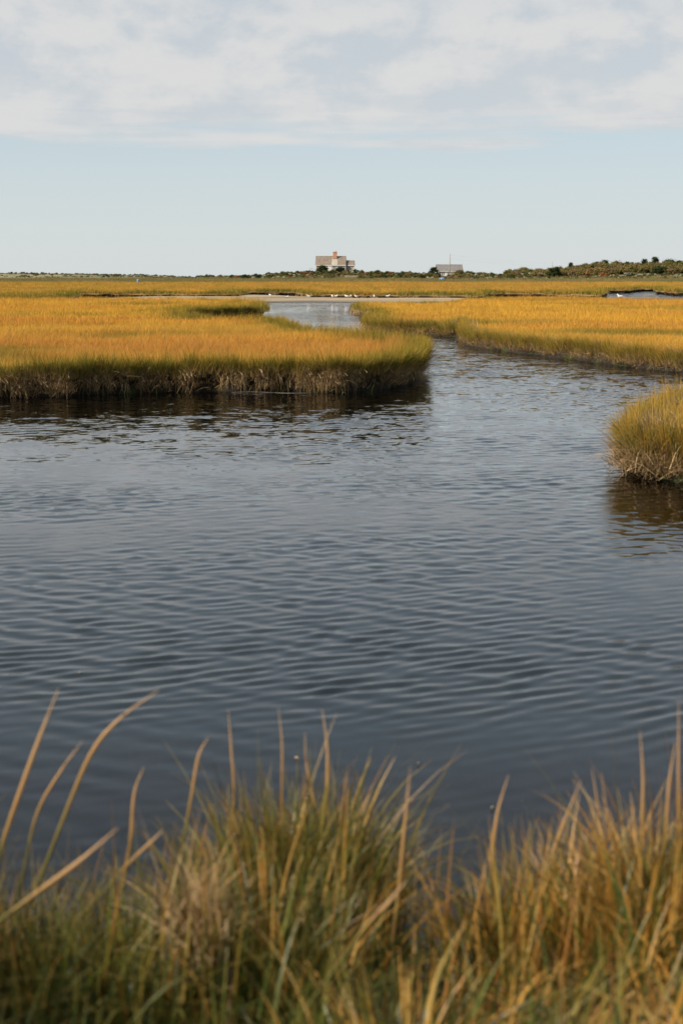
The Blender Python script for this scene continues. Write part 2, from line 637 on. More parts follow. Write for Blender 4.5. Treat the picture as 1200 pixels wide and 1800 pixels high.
def edge_dist(A, x, y, reach):
    """distance to the outline, capped at reach"""
    out = np.full(len(x), reach)
    B = np.roll(A, -1, 0)
    lo, hi = np.minimum(A, B), np.maximum(A, B)
    order = np.argsort(y)
    ys = y[order]
    for k in range(len(A)):
        i0, i1 = np.searchsorted(ys, lo[k, 1] - reach), np.searchsorted(ys, hi[k, 1] + reach)
        if i1 <= i0:
            continue
        idx = order[i0:i1]
        px, py = x[idx], y[idx]
        s = (px > lo[k, 0] - reach) & (px < hi[k, 0] + reach)
        if not s.any():
            continue
        idx, px, py = idx[s], px[s], py[s]
        d = B[k] - A[k]
        ll = max(d @ d, 1e-12)
        t = np.clip(((px - A[k, 0]) * d[0] + (py - A[k, 1]) * d[1]) / ll, 0, 1)
        dist = np.hypot(px - A[k, 0] - t * d[0], py - A[k, 1] - t * d[1])
        out[idx] = np.minimum(out[idx], dist)
    return out


def bank_mesh(name, A, prof, label, seed):
    """prof: (outward offset, z) from the foot under water up to the turf edge"""
    nrm = normals2(A)
    sc = np.clip(np.hypot(A[:, 0], A[:, 1]) / 60, 1, 1.6)
    f = field(seed, 0.8)
    rough = f(A[:, 0] / sc, A[:, 1] / sc)
    n = len(A)
    V, F = [], []
    for j, (o, z) in enumerate(prof):
        w = 0.05 if 0 < j < len(prof) - 1 else 0.02
        ring = A + nrm * ((o + rough * w) * sc)[:, None]
        zz_ = z + rough * (0.035 if j > 1 else 0)
        V.append(np.c_[ring, zz_])
    for j in range(len(prof) - 1):
        for i in range(n):
            i2 = (i + 1) % n
            F.append((j * n + i, j * n + i2, (j + 1) * n + i2, (j + 1) * n + i))
    top0 = (len(prof) - 1) * n
    tri = tessellate_polygon([[Vector((p[0], p[1], 0)) for p in V[-1]]])
    F += [(top0 + a, top0 + b_, top0 + c_) for a, b_, c_ in tri]
    me = mesh_py(name, np.concatenate(V), F)
    import bmesh
    bm = bmesh.new()
    bm.from_mesh(me)
    bmesh.ops.recalc_face_normals(bm, faces=bm.faces)
    bm.to_mesh(me)
    bm.free()
    o = link(name, me, M['mud'])
    tag(o, label, 'bank', kind='structure')
    return o


A_ = resample(OUT_A, 100)
B_ = resample(OUT_B, 200)
C_ = resample(OUT_C, 300, 0.8)
F_ = resample(OUT_F, 400, 1.3)
ZA, ZB, ZC, ZF = 0.45, 0.30, 0.33, 0.42
bank_mesh('marsh_bank', A_, [(-0.12, -0.55), (-0.14, -0.05), (-0.17, 0.08), (-0.16, 0.20), (-0.10, 0.32), (-0.10, 0.40), (-0.24, ZA)], 'dark muddy bank under the golden marsh left of the creek', 1)
bank_mesh('marsh_bank', B_, [(0.15, -0.55), (0.03, -0.03), (-0.04, 0.06), (-0.10, 0.17), (-0.20, 0.26), (-0.45, ZB)], 'low bank under the golden marsh right of the creek', 2)
bank_mesh('marsh_bank', C_, [(0.15, -0.55), (0.02, -0.03), (-0.03, 0.07), (-0.06, 0.17), (-0.15, 0.26), (-0.40, ZC)], 'muddy bank of the grassy hummock at the right edge', 3)
bank_mesh('marsh_bank', F_, [(-0.25, -0.55), (-0.20, 0.0), (-0.12, 0.14), (-0.02, 0.28), (-0.06, 0.36), (-0.2, ZF)], 'far marsh bank behind the sand bar with dark cut edges', 4)

# ------------------------------------------------------------------ water and bed
def build_water():
    ys = [3.2]
    while ys[-1] < 44:
        ys.append(ys[-1] + 0.0135 * (ys[-1] / 4.0) ** 0.66)
    step = 1.0
    while ys[-1] < 520:
        ys.append(ys[-1] + step)
        step *= 1.12
    ys = np.array([-40, -10, 0.0] + ys)
    nf = 500
    t = np.linspace(-1, 1, nf)
    outer = np.array([4.0, 12.0, 40.0, 400.0])
    rows = []
    for y in ys:
        hw = 0.275 * max(y, 3.0) + 1.6
        rows.append(np.concatenate([-(hw + outer[::-1]), t * hw, hw + outer]))
    X = np.array(rows)
    Y = np.repeat(ys[:, None], X.shape[1], 1)
    st = 0.0135 * (np.maximum(Y, 4) / 4.0) ** 0.66
    r_ = np.random.default_rng(5)
    Z = np.zeros_like(X)
    near = 1 - np.clip((Y - 8.0) / 6.0, 0, 1)
    near = near * near * (3 - 2 * near)
    gust = np.clip(0.66 + 0.50 * field(31, 4.0, 12, (1.8, 1))(X, Y), 0.10, 1.6)
    gust2 = np.clip(0.75 + 0.55 * field(32, 3.6, 12, (2.2, 1))(X, Y), 0.12, 1.7)
    # long crested ripples near the shore, bending a little over the shallows
    bend = 0.22 * field(33, 9.0, 8)(X, Y)
    for i in range(26):
        lam = r_.uniform(0.105, 0.205)
        a = math.radians(90 + 20 + r_.normal(0, 9))
        k = 2 * math.pi / lam
        s = 0.084 / math.sqrt(26) * math.sqrt(2) * (1.0 if lam < 0.17 else 0.75)
        fade = np.clip(lam / (2.6 * st) - 1, 0, 1)
        Z += s / k * near * gust * fade * np.cos(k * (np.cos(a) * X + np.sin(a) * (Y + bend)) + r_.uniform(0, 6.28))
    for i in range(8):                       # a weaker train crossing it
        lam = r_.uniform(0.16, 0.30)
        a = math.radians(90 - 28 + r_.normal(0, 10))
        k = 2 * math.pi / lam
        Z += 0.030 / math.sqrt(8) * math.sqrt(2) / k * near * gust2 * np.clip(lam / (2.6 * st) - 1, 0, 1) * np.cos(k * (np.cos(a) * X + np.sin(a) * Y) + r_.uniform(0, 6.28))
    # short broken chop in the open water
    for i in range(60):
        lam = 0.085 * (0.38 / 0.085) ** r_.uniform(0, 1)
        a = math.radians(90 + 8 + r_.normal(0, 34))
        k = 2 * math.pi / lam
        s = 0.050 / math.sqrt(60) * math.sqrt(2)
        fade = np.clip(lam / (2.6 * st) - 1, 0, 1)
        Z += s / k * (1 - 0.80 * near) * gust2 * fade * np.cos(k * (np.cos(a) * X + np.sin(a) * Y) + r_.uniform(0, 6.28))
    calm_shore = np.clip((Y - 4.4) / 2.0, 0.22, 1)
    hwg = 0.275 * np.maximum(Y, 3) + 1.6
    side = np.clip((hwg - np.abs(X)) / 0.6, 0, 1)
    Z *= calm_shore * side * np.clip((46 - Y) / 6, 0, 1)
    ny, nx = X.shape
    V = np.stack([X, Y, Z], 2).reshape(-1, 3)
    idx = np.arange(ny * nx).reshape(ny, nx)
    Q = np.stack([idx[:-1, :-1], idx[:-1, 1:], idx[1:, 1:], idx[1:, :-1]], 2).reshape(-1, 4)
    o = link('creek_water', mesh_np('creek_water', V, Q, smooth=True), M['water'])
    tag(o, 'rippled grey blue tidal creek winding through the marsh', 'water', kind='structure')


build_water()


def grid(name, xs, ys, zf, mat, label, cat, smooth=True, kind='structure'):
    X, Y = np.meshgrid(xs, ys)
    Z = zf(X, Y)
    ny, nx = X.shape
    idx = np.arange(ny * nx).reshape(ny, nx)
    Q = np.stack([idx[:-1, :-1], idx[:-1, 1:], idx[1:, 1:], idx[1:, :-1]], 2).reshape(-1, 4)
    o = link(name, mesh_np(name, np.stack([X, Y, Z], 2), Q, smooth=smooth), mat)
    tag(o, label, cat, kind=kind)
    return o


def sstep(a, b, x):
    t = np.clip((x - a) / (b - a), 0, 1)
    return t * t * (3 - 2 * t)


fbed = field(41, 1.6)
grid('creek_bed', np.concatenate([[-600, -150, -40], np.linspace(-9, 9, 73), [40, 150, 600]]),
     np.concatenate([[-45, -5], np.linspace(3, 12, 46), [16, 24, 60, 200, 520]]),
     lambda x, y: -0.46 + 0.40 * (1 - sstep(4.6, 9.5, y)) + 0.02 * fbed(x, y) * (1 - sstep(10, 14, y)),
     M['bed'], 'dark muddy bed of the creek under shallow water', 'creek bed')

# sand bar in the creek before the far marsh
fs = field(51, 9.0, 10, (3, 1))
sand_poly = np.array([tuple(p) for p in W([D(150, 131), D(330, 128.5), D(470, 130), D(560, 131.5), D(640, 130), D(760, 128), D(850, 127), D(870, 150), D(700, 153), D(540, 170), D(450, 186), D(300, 168), D(120, 150)])])


def sand_z(x, y):
    sh = x.shape
    xf, yf = x.ravel(), y.ravel()
    ins = inside(sand_poly, xf, yf)
    d = edge_dist(sand_poly, xf, yf, 6.0)
    d = np.where(ins, d, -d)
    z = np.clip(0.012 + 0.045 * d, -0.35, 0.16) + np.where(d > -2, 0.022 * fs(xf, yf), 0)
    # a shallow runnel behind the front ridge, holding water
    runnel = np.exp(-((yf - 152 + 0.04 * (xf + 8)) / 1.6) ** 2) * np.exp(-((xf + 7.2) / 3.4) ** 4)
    z -= 0.26 * runnel
    return z.reshape(sh)


grid('sand_bar', np.linspace(-36, 20, 141), np.linspace(122, 194, 121), sand_z, M['sand'], 'low tan sand bar across the creek where the gulls stand', 'sand bar')

# upland behind the marsh, dunes to the left, rising ground to the right
fu, fu2 = field(61, 60, 12, (1.6, 1)), field(62, 22, 12, (1.5, 1))


def upland_z(x, y):
    u = x / np.maximum(y, 1) * FPX + 600               # rough bearing, only to lay out hills
    z = -0.7 + 1.0 * sstep(335, 352, y) + 1.15 * sstep(362, 402, y)
    z = z + (1.45 + 0.25 * fu2(x, y)) * np.exp(-((x + 2) / 26) ** 2) * sstep(405, 460, y) * (1 - sstep(490, 560, y))
    z = z + (0.8) * np.exp(-((x - 38) / 22) ** 2) * sstep(405, 460, y)
    z = z + (3.0 + 0.35 * fu2(x, y)) * sstep(52, 96, x) * sstep(398, 470, y) * (1 - 0.6 * sstep(520, 640, y))
    z = z + (1.7 + 0.35 * fu(x, y)) * (1 - sstep(-95, -45, x)) * np.exp(-((y - 600) / 70) ** 2) * (1 + 0.25 * sstep(-110, -190, x))
    z = z + 0.14 * fu2(x, y) * sstep(380, 420, y)
    z = z - 1.2 * sstep(700, 1400, y)
    return z


grid('upland_ground', np.concatenate([[-6000, -1500, -600], np.linspace(-330, 330, 166), [600, 1500, 6000]]),
     np.concatenate([np.linspace(335, 640, 103), [680, 760, 900, 1400, 3000, 9000]]), upland_z, M['turf'],
     'pale olive upland and low dunes behind the marsh', 'ground')

# ------------------------------------------------------------------ grass
def blade_arrays(base, hgt, ang, lean, curl, width, nseg, rnd, face=None, extra=None, droop=0.0):
    """ribbons rising from base, leaning towards ang; returns verts, quads, h, r"""
    n = len(base)
    if face is None:
        face = RNG.uniform(0, np.pi, n)
    dx, dy = np.cos(ang), np.sin(ang)
    sx, sy = np.cos(face), np.sin(face)
    V = np.zeros((n, nseg + 1, 2, 3))
    Hh = np.zeros((n, nseg + 1, 2))
    for j in range(nseg + 1):
        t = j / nseg
        out = hgt * (lean * t + curl * t ** 2.2)
        up = hgt * (t * np.sqrt(np.clip(1 - lean ** 2 * 0.6, 0.1, 1)) - curl * 0.55 * t ** 3 - droop * t ** 2)
        w = width * (1 - t ** 1.8) * 0.5 + width * 0.04
        cx_, cy_, cz_ = base[:, 0] + dx * out, base[:, 1] + dy * out, base[:, 2] + up
        for s, sg in ((0, -1), (1, 1)):
            V[:, j, s, 0] = cx_ + sg * sx * w
            V[:, j, s, 1] = cy_ + sg * sy * w
            V[:, j, s, 2] = cz_
        Hh[:, j, :] = t
    idx = np.arange(n * (nseg + 1) * 2).reshape(n, nseg + 1, 2)
    Q = np.stack([idx[:, :-1, 0], idx[:, :-1, 1], idx[:, 1:, 1], idx[:, 1:, 0]], 3 - 1).reshape(-1, 4)
    R = np.repeat(rnd, (nseg + 1) * 2)
    return V.reshape(-1, 3), Q, Hh.ravel(), R


PROTO = {}


def proto_collection(name, meshes, mat):
    c = bpy.data.collections.new(name)
    for i, me in enumerate(meshes):
        me.materials.append(mat)
        o = bpy.data.objects.new('%s_%02d' % (name, i), me)
        c.objects.link(o)
    PROTO[name] = c
    return c


def tuft(n, rad, h, w, lean, curl, nseg=2, hv=0.25, bias=0.0):
    rr = rad * np.sqrt(RNG.uniform(0, 1, n))
    aa = RNG.uniform(0, 2 * np.pi, n)
    base = np.c_[rr * np.cos(aa), rr * np.sin(aa), np.full(n, -0.03)]
    hg = h * np.clip(RNG.normal(1, hv, n), 0.45, 1.5)
    ang = np.where(RNG.uniform(0, 1, n) < bias, RNG.normal(0.3, 0.5, n), RNG.uniform(0, 2 * np.pi, n))
    V, Q, Hh, R = blade_arrays(base, hg, ang, np.abs(RNG.normal(0, lean, n)), np.abs(RNG.normal(0, curl, n)), w * RNG.uniform(0.7, 1.3, n), nseg, RNG.uniform(0, 1, n))
    return mesh_np('tuft', V, Q, {'h': Hh, 'r': R})


def droop_tuft(n, spread, length, w):
    """dead stems hanging out over a bank edge, outward is +x"""
    base = np.c_[RNG.uniform(-0.10, 0.02, n), RNG.uniform(-spread, spread, n), RNG.uniform(-0.02, 0.06, n)]
    nseg = 3
    ln = length * RNG.uniform(0.5, 1.25, n)
    out = ln * RNG.uniform(-0.1, 0.32, n)
    side = ln * RNG.normal(0, 0.18, n)
    V = np.zeros((n, nseg + 1, 2, 3))
    for j in range(nseg + 1):
        t = j / nseg
        x = base[:, 0] + out * (t ** 0.6)
        y = base[:, 1] + side * t
        z = base[:, 2] + 0.16 * ln * math.sin(min(t * 2.2, 1) * math.pi / 2) * (t < 0.99) - ln * 0.95 * t ** 1.5
        for s, sg in ((0, -1), (1, 1)):
            V[:, j, s] = np.c_[x, y + sg * w * 0.5 * (1 - 0.7 * t), z]
    idx = np.arange(n * (nseg + 1) * 2).reshape(n, nseg + 1, 2)
    Q = np.stack([idx[:, :-1, 0], idx[:, :-1, 1], idx[:, 1:, 1], idx[:, 1:, 0]], 2).reshape(-1, 4)
    return mesh_np('droop', V, Q, {'r': np.repeat(RNG.uniform(0, 1, n), (nseg + 1) * 2), 'h': np.zeros(len(V.reshape(-1, 3)))})


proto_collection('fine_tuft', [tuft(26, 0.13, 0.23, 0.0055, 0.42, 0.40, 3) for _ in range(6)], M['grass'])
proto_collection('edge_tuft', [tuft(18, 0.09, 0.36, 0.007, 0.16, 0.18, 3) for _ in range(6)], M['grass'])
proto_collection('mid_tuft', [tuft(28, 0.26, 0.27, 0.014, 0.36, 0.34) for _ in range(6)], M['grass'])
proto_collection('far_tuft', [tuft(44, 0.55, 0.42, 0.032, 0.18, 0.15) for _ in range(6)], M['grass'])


def splay_tuft(n, rad, length, w):
    """matted dead stems lying out at all angles"""
    base = np.c_[RNG.normal(0, rad, n), RNG.normal(0, rad, n), RNG.uniform(-0.03, 0.02, n)]
    ln = length * RNG.uniform(0.45, 1.3, n)
    ang = RNG.normal(0, 1.0, n)
    V, Q, Hh, R = blade_arrays(base, ln, ang, RNG.uniform(0.1, 0.95, n), RNG.uniform(0, 0.5, n), w * RNG.uniform(0.6, 1.3, n), 3, RNG.uniform(0, 1, n), droop=RNG.uniform(0.0, 0.75, n))
    return mesh_np('splay', V, Q, {'h': Hh, 'r': R})


proto_collection('straw_droop', [droop_tuft(RNG.integers(3, 7), RNG.uniform(0.02, 0.10), RNG.uniform(0.16, 0.40), 0.0065) for _ in range(10)] + [splay_tuft(9, 0.06, 0.30, 0.007) for _ in range(4)], M['straw'])
proto_collection('straw_mat', [splay_tuft(16, 0.09, 0.30, 0.006) for _ in range(8)], M['straw'])
proto_collection('straw_far', [droop_tuft(14, 0.30, 0.32, 0.022) for _ in range(4)], M['straw'])


def instancer(name, pts, rot, scl, idx, attrs, coll, label, cat, mat=None, kind='stuff'):
    me = bpy.data.meshes.new(name)
    me.vertices.add(len(pts))
    me.vertices.foreach_set('co', np.asarray(pts, np.float32).ravel())
    for an, arr in (('rot', rot), ('scl', scl)):
        a = me.attributes.new(an, 'FLOAT_VECTOR', 'POINT')
        a.data.foreach_set('vector', np.asarray(arr, np.float32).ravel())
    a = me.attributes.new('idx', 'INT', 'POINT')
    a.data.foreach_set('value', np.asarray(idx, np.int32))
    for an, arr in attrs.items():
        a = me.attributes.new(an, 'FLOAT', 'POINT')
        a.data.foreach_set('value', np.asarray(arr, np.float32))
    o = link(name, me, mat)
    ng = bpy.data.node_groups.new('scatter_' + name, 'GeometryNodeTree')
    ng.interface.new_socket('Geometry', in_out='INPUT', socket_type='NodeSocketGeometry')
    ng.interface.new_socket('Geometry', in_out='OUTPUT', socket_type='NodeSocketGeometry')
    gi, go = ng.nodes.new('NodeGroupInput'), ng.nodes.new('NodeGroupOutput')
    iop = ng.nodes.new('GeometryNodeInstanceOnPoints')
    ci = ng.nodes.new('GeometryNodeCollectionInfo')
    ci.inputs['Collection'].default_value = coll
    ci.inputs['Separate Children'].default_value = True
    ci.inputs['Reset Children'].default_value = True
    iop.inputs['Pick Instance'].default_value = True

    def na(nm, dt):
        n = ng.nodes.new('GeometryNodeInputNamedAttribute')
        n.data_type = dt
        n.inputs['Name'].default_value = nm
        return n.outputs['Attribute']
    ng.links.new(gi.outputs[0], iop.inputs['Points'])
    ng.links.new(ci.outputs[0], iop.inputs['Instance'])
    ng.links.new(na('idx', 'INT'), iop.inputs['Instance Index'])
    e2r = ng.nodes.new('FunctionNodeEulerToRotation')
    ng.links.new(na('rot', 'FLOAT_VECTOR'), e2r.inputs[0])
    ng.links.new(e2r.outputs[0], iop.inputs['Rotation'])
    ng.links.new(na('scl', 'FLOAT_VECTOR'), iop.inputs['Scale'])
    ng.links.new(iop.outputs[0], go.inputs[0])
    md = o.modifiers.new('scatter', 'NODES')
    md.node_group = ng
    tag(o, label, cat, kind=kind)
    return o


f_tint, f_tint2, f_hgt = field(71, 16, 14, (2.2, 1)), field(72, 4.5, 14, (1.8, 1)), field(73, 1.7)
f_far = field(74, 55, 14, (2.5, 1))


def scatter_grass(A, ztop, bands, label, edge_w, edge_h, zfun=None, name='marsh_grass', keep_in=0.02, low=(0, 0), rusty=0.0):
    groups = {}
    for d0, d1, dens, pname, sc in bands:
        hw1 = 0.285 * d1 + 2.5
        n = int(2 * hw1 * (d1 - d0) * dens)
        x, y = RNG.uniform(-hw1, hw1, n), RNG.uniform(d0, d1, n)
        k = np.abs(x) < 0.285 * y + 2.5
        x, y = x[k], y[k]
        k = inside(A, x, y)
        x, y = x[k], y[k]
        reach = 3.0
        ed = edge_dist(A, x, y, reach)
        k = ed > keep_in
        x, y, ed = x[k], y[k], ed[k]
        if len(x):
            groups.setdefault(pname, []).append((x, y, ed, np.full(len(x), sc)))
    for pname, lst in groups.items():
        x, y, ed, sc = (np.concatenate([g_[i] for g_ in lst]) for i in range(4))
        n = len(x)
        edge = np.clip(1.15 - ed / (np.where(y > 58, 1.9, 1.0) * edge_w) + 0.35 * f_tint2(x, y), 0, 1)
        # greener swathes away from the edges
        edge = np.maximum(edge, 0.7 * sstep(0.9, 1.9, f_tint2(x * 0.5 + 40, y * 0.5)))
        edge = np.maximum(edge, (y > 115) * 0.8 * sstep(0.5, 1.4, f_far(x + 90, y * 1.6)))
        zone = 0.40 * np.exp(-((y - 33.5) / 5.5) ** 2) - 0.45 * np.exp(-((y - 47 - 2 * f_tint(x, y)) / 5) ** 2)
        tint = np.clip(0.42 + rusty + zone + 0.42 * f_tint(x, y) + 0.16 * f_tint2(x, y) + 0.2 * (y > 60) * f_far(x, y) + RNG.normal(0, 0.08, n), 0, 1)
        ew = np.where(y > 58, 1.9, 1.0) * edge_w
        tall = 1 + edge_h * sstep(ew * 1.3, 0.1, ed) * np.where(y > 98, 0.3, 1) * np.where((y > low[0]) & (y < low[1]), 0.1, 1)
        hz = sc * tall * np.clip(RNG.normal(1, 0.12, n) + 0.13 * f_hgt(x, y) + 0.10 * f_tint2(x + 9, y) - 0.35 * sstep(0.9, 1.6, f_tint2(x * 0.8 - 60, y * 0.8)) * (ed > 1.2), 0.4, 1.7)
        z = np.full(n, ztop) - np.clip(0.16 - ed, 0, 0.16) * 0.6
        if zfun is not None:
            z = zfun(x, y)
        instancer(name, np.c_[x, y, z],
                  np.c_[RNG.normal(0, 0.09, n), RNG.normal(0, 0.09, n), RNG.uniform(0, 6.283, n)],
                  np.c_[sc, sc, hz], RNG.integers(0, 6, n), {'edge': edge, 'tint': tint}, PROTO[pname],
                  label[pname] if isinstance(label, dict) else label, 'grass')


scatter_grass(A_, ZA, [(25, 36, 62, 'fine_tuft', 1.0), (36, 52, 34, 'fine_tuft', 1.15), (52, 84, 13, 'mid_tuft', 1.0), (84, 116, 7, 'mid_tuft', 1.15)],
              {'fine_tuft': 'golden marsh grass with a green fringe on the near left bank', 'mid_tuft': 'golden marsh grass farther back on the left marsh'}, 1.0, 0.75, low=(43, 72))
scatter_grass(B_, ZB, [(29, 52, 36, 'fine_tuft', 1.0), (52, 84, 14, 'mid_tuft', 0.95), (84, 140, 6, 'mid_tuft', 1.05)],
              {'fine_tuft': 'golden marsh grass along the near right bank', 'mid_tuft': 'golden marsh grass farther back on the right marsh'}, 0.7, 0.45)
scatter_grass(C_, ZC, [(15, 23, 95, 'fine_tuft', 1.15)], 'tall golden grass on the hummock at the right edge', 0.7, 0.6)
scatter_grass(F_, ZF, [(120, 200, 3.6, 'far_tuft', 1.0), (200, 300, 1.9, 'far_tuft', 1.1), (300, 385, 1.2, 'far_tuft', 1.25)],
              'golden marsh grass beyond the sand bar reaching to the upland', 2.2, 0.0, keep_in=0.12, rusty=0.25)


def scatter_straw(A, ztop, step, dmax, pname, label, zo, sc0=1.0, seed=1, thr=-0.4, slope=None, dmin=5):
    nrm = normals2(A)
    f, f2_ = field(seed, 1.5), field(seed + 500, 0.45)
    pts, rots, scs = [], [], []
    seg = np.linalg.norm(np.roll(A, -1, 0) - A, axis=1)
    for i in range(len(A)):
        if A[i, 1] > dmax or abs(A[i, 0]) > 0.3 * A[i, 1] + 3 or A[i, 1] < dmin:
            continue
        k = RNG.poisson(seg[i] / step)
        for _ in range(k):
            t = RNG.uniform()
            p_ = A[i] * (1 - t) + A[(i + 1) % len(A)] * t
            v = 0.6 * float(f(p_[0], p_[1])) + 0.7 * float(f2_(p_[0], p_[1]))
            if v + RNG.normal(0, 0.5) < thr:
                continue
            o_ = RNG.uniform(-0.10, 0.05)
            zz_ = ztop + zo - abs(RNG.normal(0, 0.10))
            if slope:                                  # spread down a sloping bank
                q = RNG.uniform(0, 1)
                o_, zz_ = -slope * q, 0.05 + (ztop + 0.05) * q ** 0.8
            pts.append((p_[0] + nrm[i, 0] * o_, p_[1] + nrm[i, 1] * o_, zz_))
            rots.append((RNG.normal(0, 0.25), RNG.normal(0, 0.25), math.atan2(nrm[i, 1], nrm[i, 0]) + RNG.normal(0, 0.5)))
            s = sc0 * RNG.uniform(0.65, 1.25) * (1 + 0.2 * max(v, 0))
            scs.append((s, s, s))
    instancer('hanging_straw', pts, rots, scs, RNG.integers(0, len(PROTO[pname].objects), len(pts)), {}, PROTO[pname], label, 'straw')


scatter_straw(A_, ZA - 0.12, 0.0075, 75, 'straw_mat', 'brown matted stems on the face of the left bank', 0.0, 0.75, 89, 0.5, 0.16)
scatter_straw(A_, ZA, 0.0065, 75, 'straw_droop', 'bleached dead stems hanging over the dark left bank', -0.06, 0.9, 81, 0.1)


def scatter_fringe(A, step, dmax, z0, z1, label, lean, seed, e0=0.75):
    """leaning edge grass that hides the lip of the bank"""
    nrm = normals2(A)
    f = field(seed, 1.6)
    seg = np.linalg.norm(np.roll(A, -1, 0) - A, axis=1)
    pts, rots, scs, ed = [], [], [], []
    for i in range(len(A)):
        if A[i, 1] > dmax or abs(A[i, 0]) > 0.3 * A[i, 1] + 3 or A[i, 1] < 5:
            continue
        for _ in range(RNG.poisson(seg[i] / step)):
            t = RNG.uniform()
            p_ = A[i] * (1 - t) + A[(i + 1) % len(A)] * t
            v = float(f(p_[0], p_[1]))
            q = np.clip(RNG.beta(2.2, 1.2) - 0.16 * v, 0, 1)
            o_ = RNG.uniform(-0.14, 0.03)
            pts.append((p_[0] + nrm[i, 0] * o_, p_[1] + nrm[i, 1] * o_, z0 + (z1 - z0) * q))
            a = math.atan2(nrm[i, 1], nrm[i, 0]) + RNG.normal(0, 0.4)
            # lean outwards by tipping about the local y axis
            rots.append((RNG.normal(0, 0.1), abs(RNG.normal(lean, 0.22)), a))
            s_ = RNG.uniform(0.7, 1.15)
            scs.append((s_, s_, s_ * RNG.uniform(0.8, 1.25)))
            ed.append(RNG.uniform(e0, 1))
    n = len(pts)
    instancer('edge_grass', pts, rots, scs, RNG.integers(0, 6, n), {'edge': ed, 'tint': RNG.uniform(0, 1, n)}, PROTO['edge_tuft'], label, 'grass')


scatter_fringe(A_, 0.014, 80, 0.29, ZA + 0.03, 'green and straw grass leaning out over the lip of the left bank', 0.22, 87)
scatter_fringe(B_, 0.020, 64, 0.10, ZB + 0.02, 'ragged green and straw grass along the lip of the right bank', 0.3, 90, 0.45)
scatter_fringe(C_, 0.012, 40, 0.16, ZC + 0.05, 'green and straw grass leaning out around the right hummock', 0.35, 88, 0.25)
scatter_straw(B_, ZB, 0.012, 62, 'straw_mat', 'pale dead stems lining the foot of the right bank', 0.0, 0.9, 82, -2.0, 0.42)
scatter_straw(C_, ZC, 0.0035, 40, 'straw_mat', 'matted pale straw around the hummock at the right edge', 0.0, 1.0, 83, -2.5, 0.42)
scatter_straw(B_, ZB, 0.10, 110, 'straw_far', 'dead stems along the back creek edge of the right marsh', 0.0, 0.9, 84, 0.0, None, 62)
scatter_straw(F_, ZF, 0.20, 190, 'straw_far', 'dead stems along the cut edge of the far marsh', 0.0, 1.0, 85, 0.3)

# ------------------------------------------------------------------ foreground bank and grass
f_fg = field(91, 1.1)
f_fg2 = field(92, 0.5)


def fore_edge(x):
    """distance from the camera at which the near bank drops into the water"""
    return 4.55 + 0.16 * np.sin(x * 2.1 + 0.6) + 0.30 * np.exp(-((x + 0.18) / 0.42) ** 2) - 0.38 * np.exp(-((x - 0.28) / 0.20) ** 2) - 0.06 * np.exp(-((x + 1.0) / 0.45) ** 2)


def fore_z(x, y):
    e_ = fore_edge(x)
    z = -0.35 + 0.52 * sstep(e_ + 0.55, e_ - 0.55, y) + 0.16 * sstep(4.2, 2.4, y) + 0.03 * f_fg(x, y) + 0.015 * f_fg2(x, y)
    z = z + 0.08 * sstep(0.1, 1.2, x) - 0.05 * np.exp(-((x + 0.95) / 0.5) ** 2) * sstep(2.2, 3.2, y)
    return z


grid('near_bank', np.concatenate([[-30, -12, -6], np.linspace(-3.4, 3.4, 103), [6, 12, 30]]), np.concatenate([[-30, -8, 0], np.linspace(1.2, 5.8, 70)]),
     fore_z, M['mud'], 'dark muddy shore under the grass in front of the camera', 'bank')


def ribbon_object(name, V, Q, attrs, mat):
    return link(name, mesh_np(name, V, Q, attrs, smooth=True), mat)


